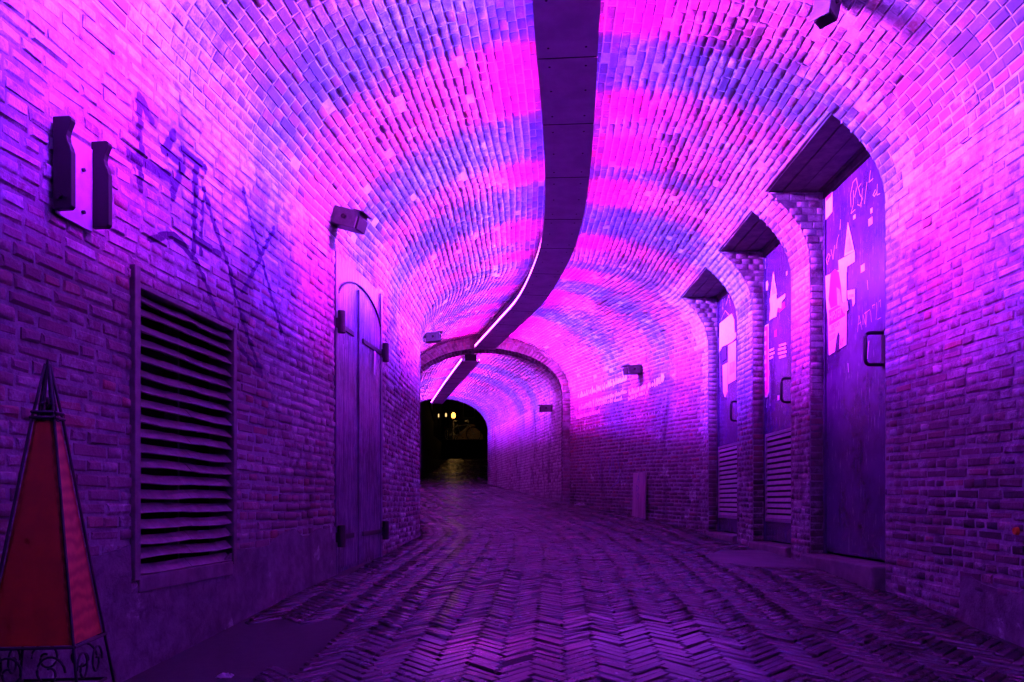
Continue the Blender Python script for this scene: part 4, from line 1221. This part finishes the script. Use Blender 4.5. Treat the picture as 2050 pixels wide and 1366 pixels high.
# ================================================================== WALL LAMPS (switched off)
def wall_lamp(base, inward, label, tilt=18, scale=1.0, yaw=0.0, mat=None):
    """base: point on the wall; inward: unit vector into the tunnel"""
    base = Vector(base); n = Vector(inward).normalized()
    o = thing("wall_lamp", label, "lamp", tuple(base), group="unlit wall lamps")
    up = Vector((0, 0, 1)); side = n.cross(up).normalized(); up = side.cross(n).normalized()
    R = Matrix((n, side, up)).transposed()
    T = R @ Matrix.Rotation(math.radians(tilt), 3, 'Y')
    s = scale
    b0 = base + n * 0.11 * s - Vector((0, 0, 0.01))
    mt = mat or M_GREY
    m_ = MB(); m_.box(base + n * 0.010, (0.016, 0.085 * s, 0.12 * s), R); m_.build("back_plate", mt, o, bevel=0.003)
    m_ = MB(); m_.tube([base + n * 0.012, base + n * 0.05 * s, b0 - n * 0.02], 0.018 * s, 10); m_.build("arm", mt, o, smooth=True)
    m_ = MB(); m_.box(b0, (0.17 * s, 0.125 * s, 0.105 * s), T); m_.build("housing", mt, o, bevel=0.005)
    f = b0 + T @ Vector((0.088 * s, 0, -0.012 * s))
    m_ = MB(); m_.box(f, (0.02 * s, 0.115 * s, 0.075 * s), T); m_.build("lens", M_BLACK, o, bevel=0.003)
    h = b0 + T @ Vector((0.085 * s, 0, 0.054 * s))
    m_ = MB(); m_.box(h, (0.07 * s, 0.135 * s, 0.006), T); m_.build("visor", mt, o, bevel=0.002)
    for sy in (-1, 1):
        m_ = MB(); m_.tube([b0 + T @ Vector((0, sy * 0.0625 * s, 0)), b0 + T @ Vector((0, sy * 0.075 * s, 0))], 0.014 * s, 8); m_.build("pivot_knob", M_IRON, o)
    return o
wall_lamp(lw(4.80, 1.70, -0.01), (1, -0.25, 0), "grey box lamp on the springing above the wooden double door")
wall_lamp((-1.03, 9.25, 1.92), (1, 0.1, 0.0), "box lamp on the wall past the corner beyond the wooden door", tilt=-5)
def rw(y, z, d=0.0):
    s = (XR(y + 0.05) - XR(y - 0.05)) / 0.1
    return Vector((XR(y), y, z)) + Vector((-1, s, 0)).normalized() * d
wall_lamp(rw(9.62, 1.60), (-1, -0.30, 0), "box lamp over the white painted scribbles on the long brick wall", tilt=6)
wall_lamp(rw(12.72, 1.50), (-1, -0.1, 0), "small box lamp just behind the projecting arch", tilt=4)
vp_, vn_ = vault_pt(3.52, math.acos(0.64))
wall_lamp(vp_, (vn_[0], -0.3, vn_[2] * 0.6), "box lamp fixed high in the vault above the steel doors", tilt=25, scale=0.72)

# ================================================================== WHITE SCRIBBLES ON THE LONG WALL
def rwall_paint(pls, w, d):
    mb = MB()
    for pl in pls:
        pp = [img_right(*p) for p in pl]
        mb.ribbon([rw(y_, z_, d) for y_, z_ in pp], w, (-1, -0.3, 0))
    return mb
def scribble(xa, ya_, xb, yb_, h, n, wob):
    """a row of hand painted upright strokes between two pixels"""
    out = []
    for i in range(n):
        t = (i + rng.uniform(-0.3, 0.3)) / n
        x = lerp(xa, xb, t); y_ = lerp(ya_, yb_, t)
        hh = h * rng.uniform(0.5, 1.15)
        k = rng.randint(4)
        if k == 0: out.append([(x, y_ - hh), (x + rng.uniform(-1, 1), y_ + hh * 0.3)])
        elif k == 1: out.append([(x - 1.2, y_), (x, y_ - hh), (x + 1.4, y_)])
        elif k == 2: out.append([(x, y_ - hh * .8), (x - 1.2, y_ - hh * .3), (x, y_), (x + 1.5, y_ - hh * .4), (x, y_ - hh * .8)])
        else: out.append([(x - 1, y_ - hh), (x - 1, y_), (x + 1.5, y_ - hh * .4), (x + 1.6, y_)])
    return out
rows = []
rows += scribble(1160, 797, 1258, 760, 10, 30, 1) + scribble(1263, 790, 1334, 762, 9, 16, 1) + scribble(1316, 770, 1333, 758, 14, 5, 1)
rows += scribble(1175, 812, 1258, 785, 6, 26, 1) + scribble(1160, 820, 1250, 800, 7, 24, 1) + scribble(1262, 800, 1300, 785, 5, 10, 1)
rows += scribble(1157, 838, 1205, 825, 7, 14, 1)
so = rwall_paint(rows, 0.026, 0.0125).build("painted_scribble", M_CHALK)
tag(so, "rows of white hand painted scribbles on the long brick wall", "graffiti"); so['kind'] = 'stuff'
so = rwall_paint(scribble(1165, 862, 1330, 825, 5, 28, 1), 0.010, 0.0105).build("painted_scribble", M_MARKER)
tag(so, "fainter thin row of pale scribbles beneath the white ones", "graffiti"); so['kind'] = 'stuff'
so = rwall_paint([[(1195, 912), (1197, 935), (1204, 958)], [(1206, 915), (1203, 945)], [(1220, 918), (1222, 950), (1228, 915), (1232, 952)], [(1238, 920), (1242, 940), (1240, 965), (1230, 972), (1224, 978)]], 0.012, 0.0105).build("sprayed_scrawl", M_FAINT)
tag(so, "faint blue sprayed loops low on the dark brick wall", "graffiti"); so['kind'] = 'stuff'

# ================================================================== BOARD AGAINST THE WALL, LITTER, REFLECTOR
Yb0, _ = img_right(1273, 1000); Yb1, _ = img_right(1298, 1000)
zt_ = (HY - 947) * 0.5 * (Yb0 + Yb1) / F
bo = thing("leaning_board", "narrow pale board with faint letters leaning on the long brick wall", "board", tuple(rw(0.5 * (Yb0 + Yb1), ZF(Yb0), 0.04)))
m_ = MB()
ztop = zt_
m_.hexa([rw(Yb0, ZF(Yb0) - 0.005, 0.03), rw(Yb1, ZF(Yb1) - 0.005, 0.03), rw(Yb1, ztop, 0.016), rw(Yb0, ztop, 0.016)],
        [rw(Yb0, ZF(Yb0) - 0.005, 0.052), rw(Yb1, ZF(Yb1) - 0.005, 0.052), rw(Yb1, ztop, 0.038), rw(Yb0, ztop, 0.038)])
M_BOARD = simple_mat("weathered_board", (0.50, 0.36, 0.40), 0.65, var=0.4, scale=8, bump=0.2, streak=True)
m_.build("panel", M_BOARD, bo, bevel=0.003)
mb = MB()
def bpt(x, y):
    Yv, Zv = img_right(x, y); f = (Zv - ZF(Yb0)) / (ztop - ZF(Yb0)); return rw(Yv, Zv, lerp(0.0545, 0.0405, f))
for pl in ([(1282, 968), (1284, 952), (1287, 966)], [(1283, 961), (1286, 960)], [(1281, 972), (1281, 984), (1286, 978), (1281, 972)], [(1284, 988), (1281, 993), (1284, 1000), (1287, 992), (1284, 988)]):
    mb.ribbon([bpt(*p) for p in pl], 0.010, (-1, -0.3, 0.1))
mb.build("lettering", M_FAINT, bo)

def crumpled(loc, size, mat, name, label):
    mb = MB(); n = 7; r = np.random.RandomState(int(abs(loc[0] * 1000)) % 997)
    for i in range(n):
        for j in range(n):
            u, v = i / (n - 1) - 0.5, j / (n - 1) - 0.5
            mb.v.append((loc[0] + u * size[0], loc[1] + v * size[1], loc[2] + 0.006 + size[2] * r.rand() * (1 - 2.2 * max(abs(u), abs(v)) * 0.6)))
    for i in range(n - 1):
        for j in range(n - 1):
            a = i * n + j; mb.f.append((a, a + n, a + n + 1, a + 1)); mb.mi.append(0)
    ob = mb.build(name, mat)
    sd = ob.modifiers.new("th", 'SOLIDIFY'); sd.thickness = 0.002
    return tag(ob, label, "litter")
yl = 11.55
crumpled((0.98, yl - 0.35, ZF(yl - 0.35) + 0.004), (0.20, 0.12, 0.05), M_PAPERG, "crumpled_paper", "crumpled pale paper at the foot of the projecting arch")
crumpled((-0.98, 2.72, ZF(2.72) - 0.014), (0.05, 0.04, 0.02), M_PAPERG, "crumpled_paper", "tiny scrap of foil on the sunken concrete slab")
rf = MB(); c_ = rw(3.13, -0.115, 0.014); rf.tube([c_, c_ + Vector((-0.012, 0, 0))], [0.017, 0.014], 14)
M_YEL = simple_mat("amber_plastic", (0.75, 0.28, 0.02), 0.3, var=0.1, bump=0)
tag(rf.build("reflector", M_YEL), "small round amber reflector low on the dark brick wall", "reflector")

# ================================================================== OBELISK LANTERN
cx_, cy_ = -1.187, 2.036
rot = math.radians(7.7)
ob_ = thing("obelisk_lantern", "tapering orange wood obelisk in a black wrought iron frame", "lantern", (cx_, cy_, ZF(cy_)))
def op(u, v, z):
    """u right, v depth in the obelisk's own axes"""
    c, s = math.cos(rot), math.sin(rot)
    return Vector((cx_ + u * c - v * s, cy_ + u * s + v * c, z))
zb_, ztp, zap = -0.352, 0.205, 0.352
def hwid(z): return lerp(0.100, 0.026, (z - zb_) / (ztp - zb_)) if z <= ztp else lerp(0.026, 0.003, (z - ztp) / (zap - ztp))
for k in range(4):
    a_ = k * math.pi / 2
    def fp(s, off, z):
        h = hwid(z) - 0.004 + off
        u, v = s * (hwid(z) - 0.004), -h
        return op(u * math.cos(a_) - v * math.sin(a_), u * math.sin(a_) + v * math.cos(a_), z)
    m_ = MB()
    m_.hexa([fp(-1, -0.008, zb_), fp(1, -0.008, zb_), fp(1, -0.008, ztp), fp(-1, -0.008, ztp)], [fp(-1, 0, zb_), fp(1, 0, zb_), fp(1, 0, ztp), fp(-1, 0, ztp)])
    m_.build("wood_panel", M_WOOD if k % 2 else M_WOOD_SHADED, ob_)
    # corner bar from foot to finial
    def cp(z): h = hwid(z) + 0.001; return op(*( (h * math.cos(a_) - h * math.sin(a_)), (h * math.sin(a_) + h * math.cos(a_)) ), z)
    zf_ = ZF(cy_)
    m_ = MB(); m_.tube([cp(zf_ + 0.004), cp(zb_), cp(ztp), cp(ztp + 0.05), cp(zap)], 0.0036, 8); m_.build("corner_bar", M_IRON, ob_, smooth=True)
    m_ = MB(); m_.tube([fp(0, 0.003, ztp), fp(0, 0.003, zap - 0.01)], 0.003, 6); m_.build("finial_bar", M_IRON, ob_)
    for zz in (zb_ - 0.004, ztp + 0.008, ztp + 0.022, zb_ - 0.125):
        h = hwid(max(zz, zb_)) + 0.004
        p, q_ = (-h, -h), (h, -h)
        def rr_(t): return op(t[0] * math.cos(a_) - t[1] * math.sin(a_), t[0] * math.sin(a_) + t[1] * math.cos(a_), zz)
        m_ = MB(); m_.tube([rr_(p), rr_(q_)], 0.0042, 6); m_.build("rail", M_IRON, ob_)
    for sgn in (-1, 1):
        pts = []
        for t in np.linspace(0, 1, 26):
            ang = t * 2.6 * math.pi; rad = lerp(0.038, 0.008, t)
            u = sgn * (0.045 + math.cos(ang) * rad * 1.0) ; z_ = zb_ - 0.066 + math.sin(ang) * rad * 1.2
            h = hwid(zb_) + 0.002
            pts.append(op(u * math.cos(a_) + h * math.sin(a_), u * math.sin(a_) - h * math.cos(a_), z_))
        m_ = MB(); m_.tube(pts, 0.003, 6); m_.build("scroll", M_IRON, ob_, smooth=True)
m_ = MB(); m_.tube([op(0, 0, zap - 0.02), op(0, 0, zap + 0.012)], [0.006, 0.002], 8); m_.build("finial_tip", M_IRON, ob_)
m_ = MB()
for k in range(6):
    t = k * math.pi / 3; m_.tube([op(0, 0, ztp + 0.03), op(0.018 * math.cos(t), 0.018 * math.sin(t), ztp + 0.045), op(0, 0, ztp + 0.06)], 0.0035, 6)
m_.build("finial_knot", M_IRON, ob_, smooth=True)

# ================================================================== OUTSIDE, BEYOND THE FAR MOUTH
M_NIGHTBRICK = simple_mat("night_brick", (0.05, 0.04, 0.04), 0.8, var=0.4, scale=6, bump=0.3, bscale=30)
M_FACADE = simple_mat("night_facade", (0.12, 0.09, 0.07), 0.8, var=0.3, scale=2, bump=0.1)
M_PARAPET = simple_mat("parapet_stone", (0.36, 0.28, 0.24), 0.8, var=0.25, scale=4, bump=0.1)
zr0, zr1 = ZF(20.0), 1.62
RAMP = Bricks()
rampm = MB(); rampm.add([(-5.5, 19.99, zr0 - 0.03), (1.5, 19.99, zr0 - 0.03), (1.5, 30, zr1 - 0.03), (-5.5, 30, zr1 - 0.03)], [(0, 1, 2, 3)])
rampm.add([(-5.5, 30, zr1 - 0.03), (1.5, 30, zr1 - 0.03), (1.5, 37, zr1 - 0.03), (-5.5, 37, zr1 - 0.03)], [(0, 1, 2, 3)])
ramp_o = rampm.build("road", M_BED); ramp_o['kind'] = 'structure'; ramp_o['label'] = 'cobbled ramp rising from the far tunnel mouth'
y = 20.02; k = 0
while y < 29.9:
    x = -2.35 - (0.1 if k % 2 else 0)
    while x < 0.6:
        w_ = rng.uniform(0.17, 0.22)
        f0, f1 = (y - 20) / 10, (y + 0.12 - 20) / 10
        RAMP.add([(x, y, lerp(zr0, zr1, f0)), (x + w_, y, lerp(zr0, zr1, f0)), (x + w_, y + 0.12, lerp(zr0, zr1, f1)), (x, y + 0.12, lerp(zr0, zr1, f1))],
                 (0, -0.11, 1), rng.normal(0, 0.006), (rng.uniform(0.3, 1), 0, 0), depth=0.04, joint=0.016, soft=0.012, jit=0.004)
        x += w_
    y += 0.125; k += 1
RAMP.finish(ramp_o, M_PAVER, "cobble", 0, "cobble_mass")
mb = MB(); mb.box((-3.0, 26.0, 1.7), (0.5, 12.5, 3.2), Matrix.Rotation(math.radians(4.0), 3, 'Z')); mb.box((-3.0, 26.0, 3.33), (0.6, 12.5, 0.08), Matrix.Rotation(math.radians(4.0), 3, 'Z'))
tag(mb.build("retaining_wall", M_NIGHTBRICK, bevel=0.02), "dark retaining wall along the cobbled ramp outside", "wall")
mb = MB(); mb.box((-2, 37.2, 2.15), (14, 0.4, 1.34)); mb.box((-2, 37.2, 2.86), (14, 0.5, 0.08))
tag(mb.build("retaining_wall", M_NIGHTBRICK, bevel=0.02), "low dark quay wall below the parked bicycle", "wall")
mb = MB(); mb.add([(-300, 37.3, 2.90), (300, 37.3, 2.90), (300, 700, 2.90), (-300, 700, 2.90)], [(0, 1, 2, 3)])
st_ = mb.build("street", M_CONC); st_['kind'] = 'structure'; st_['label'] = 'dark upper street beyond the ramp'
mb = MB(); mb.box((-24.25, 28, 1.2), (42, 18, 3.1)); mb.box((23.0, 28, 1.2), (42, 18, 3.1))
g_ = mb.build("terrain", M_NIGHTBRICK); g_['kind'] = 'structure'; g_['label'] = 'dark built up ground on both sides of the ramp'
# houses behind the street
def house(x, y, w, h, roof, label, nwin):
    o = thing("house", label, "house", (x, y, 2.90), group="dark houses across the street")
    m_ = MB(); m_.box((x, y + 3, 2.90 + h / 2), (w, 6, h)); m_.build("wall", M_FACADE, o)
    m_ = MB(); m_.prism([(x - w / 2 - .1, y - 0.1, 2.90 + h), (x + w / 2 + .1, y - 0.1, 2.90 + h), (x, y - 0.1, 2.90 + h + roof)], (0, 6.2, 0)); m_.build("roof", M_NIGHTBRICK, o)
    for r_ in range(3):
        for c in range(nwin):
            wx = x - w / 2 + w * (c + 0.5) / nwin; wz = 2.90 + 1.1 + r_ * 2.7
            m_ = MB(); m_.box((wx, y - 0.02, wz + 0.7), (0.95, 0.12, 1.6)); fr = m_.build("window", M_PAPERG, o)
            m_ = MB(); m_.box((wx, y - 0.07, wz + 0.7), (0.8, 0.05, 1.45)); pn = m_.build("pane", M_BLACK, fr); pn.location = (0, 0, 0)
    m_ = MB(); m_.box((x + w * 0.3, y - 0.05, 2.90 + 1.1), (1.0, 0.1, 2.2)); m_.build("door", M_BLACK, o)
house(-9.0, 62, 7.0, 8.5, 3.0, "dark narrow gabled house across the street, tallest roof", 3)
house(-1.8, 63, 6.4, 8.0, 2.5, "dark gabled house across the street behind the bicycle", 2)
house(5.5, 62, 7.6, 8.2, 2.2, "dark wide gabled house across the street, lowest roof", 4)
# lit gabled shed wall behind the bicycle
mb = MB(); mb.prism([(-2.95, 41.0, 3.02), (-1.50, 41.0, 3.02), (-1.50, 41.0, 3.45), (-1.95, 41.0, 4.0), (-2.12, 41.0, 4.02), (-2.95, 41.0, 3.40)], (0, 0.25, 0))
mb.box((-2.0, 41.12, 2.95), (6, 0.3, 0.14))
tag(mb.build("parapet", M_PARAPET, bevel=0.02), "pale sloping stone parapet end behind the bicycle", "parapet")

# street lamp
M_LAMP = emit_mat("sodium_globe", (1.0, 0.40, 0.05), 5.0)
M_LAMP2 = emit_mat("far_lamp_glow", (1.0, 0.62, 0.22), 1.6)
def street_lamp(x, y, zl, r, mat, power, label, group):
    o = thing("street_lamp", label, "lamp post", (x, y, 2.90), group)
    m_ = MB(); m_.tube([(x, y, 2.90), (x, y, 3.1), (x, y, 3.12), (x, y, zl - 0.25)], [0.09, 0.08, 0.05, 0.035], 10); m_.build("post", M_IRON, o, smooth=True)
    m_ = MB(); m_.tube([(x, y, zl - 0.26), (x, y, zl - 0.18), (x, y, zl - 0.15)], [0.04, 0.10, 0.12], 10); m_.build("lantern_base", M_IRON, o, smooth=True)
    m_ = MB(); m_.tube([(x, y, zl - 0.15), (x, y, zl - 0.08), (x, y, zl), (x, y, zl + 0.08), (x, y, zl + 0.13)], [r * .6, r * .95, r, r * .85, r * .4], 12); m_.build("globe", mat, o, smooth=True)
    m_ = MB(); m_.tube([(x, y, zl + 0.13), (x, y, zl + 0.16), (x, y, zl + 0.26)], [0.16, 0.13, 0.02], 10); m_.build("cap", M_IRON, o, smooth=True)
    if power:
        ld = bpy.data.lights.new("lamp_light", 'POINT'); ld.energy = power; ld.color = (1.0, 0.55, 0.15); ld.shadow_soft_size = 0.2; ld.specular_factor = 0.3
        lo = bpy.data.objects.new("lamp_light", ld); COL.objects.link(lo); lo.parent = o; lo.location = (0, -0.3, zl - 2.90)
    return o
street_lamp(-2.86, 38.9, 4.23, 0.10, M_LAMP, 11, "lit street lamp glowing orange near the parked bicycle", None)
street_lamp(-4.97, 60.0, 6.55, 0.06, M_LAMP2, 0, "far off street lamp with small pale light", None)
street_lamp(-5.62, 61.0, 6.62, 0.04, M_LAMP2, 0, "far off street lamp beside another, the whiter pale light", None)

# bicycle
def bicycle(x, y, z, label):
    o = thing("bicycle", label, "bicycle", (x, y, z))
    r = 0.34
    wb = 1.08
    for k, cx0 in enumerate((x, x + wb)):
        c = Vector((cx0, y, z + r))
        wheel = MB(); wheel.tube([c + Vector((math.cos(t) * r, 0, math.sin(t) * r)) for t in np.linspace(0, 2 * math.pi, 33)[:-1]], 0.022, 6, closed=True)
        wo = wheel.build("wheel", M_BLACK, o, smooth=True)
        rm_ = MB(); rm_.tube([c + Vector((math.cos(t) * (r - .025), 0, math.sin(t) * (r - .025))) for t in np.linspace(0, 2 * math.pi, 33)[:-1]], 0.012, 6, closed=True)
        for t in np.linspace(0, 2 * math.pi, 19)[:-1]:
            rm_.tube([c, c + Vector((math.cos(t) * (r - .03), 0, math.sin(t) * (r - .03)))], 0.003, 4)
        rm_.tube([c + Vector((0, -0.05, 0)), c + Vector((0, 0.05, 0))], 0.025, 8)
        ri = rm_.build("rim", M_PLATE, wo, smooth=True); ri.location = (0, 0, 0)
        fm = MB(); fm.tube([c + Vector((math.cos(t) * (r + .04), 0, math.sin(t) * (r + .04))) for t in np.linspace(math.radians(20), math.radians(170), 16)], 0.014, 6); fm.build("mudguard", M_BLACK, o, smooth=True)
    bb = Vector((x + 0.46, y, z + 0.29)); st = Vector((x + 0.30, y, z + 0.80)); hd = Vector((x + 0.86, y, z + 0.82)); ft = Vector((x + wb, y, z + r)); rr = Vector((x, y, z + r))
    fr = MB()
    for a, b in ((bb, st), (bb, hd), (st + Vector((0.03, 0, -0.08)), hd), (rr, bb), (rr, st), (hd, ft), (hd, hd + Vector((-0.03, 0, 0.14)))): fr.tube([a, b], 0.017, 8)
    fr.build("frame", M_PLATE, o, smooth=True)
    hb = MB(); h0 = hd + Vector((-0.03, 0, 0.16)); hb.tube([h0 + Vector((-0.18, -0.28, 0.02)), h0 + Vector((0, -0.2, 0.03)), h0, h0 + Vector((0, 0.2, 0.03)), h0 + Vector((-0.18, 0.28, 0.02))], 0.013, 8); hb.build("handlebar", M_PLATE, o, smooth=True)
    sd = MB(); sd.tube([st + Vector((-0.16, 0, 0.12)), st + Vector((-0.05, 0, 0.13)), st + Vector((0.14, 0, 0.11))], [0.075, 0.07, 0.02], 10); sd.tube([st, st + Vector((-0.02, 0, 0.1))], 0.013, 8); sd.build("saddle", M_BLACK, o, smooth=True)
    cr = MB(); cr.tube([bb + Vector((0, -0.03, 0)), bb + Vector((0.12, -0.05, -0.12))], 0.011, 6); cr.tube([bb + Vector((0, 0.03, 0)), bb + Vector((-0.12, 0.05, 0.12))], 0.011, 6)
    cr.box(bb + Vector((0.12, -0.1, -0.12)), (0.09, 0.09, 0.025)); cr.box(bb + Vector((-0.12, 0.1, 0.12)), (0.09, 0.09, 0.025)); cr.build("crank", M_BLACK, o)
    rl = MB(); rl.box(rr + Vector((-0.30, 0, 0.32)), (0.03, 0.06, 0.08)); rl.build("rear_light", M_PINK, o)
    return o
bicycle(-2.92, 38.2, 2.90, "parked bicycle on the quay beyond the far tunnel mouth")
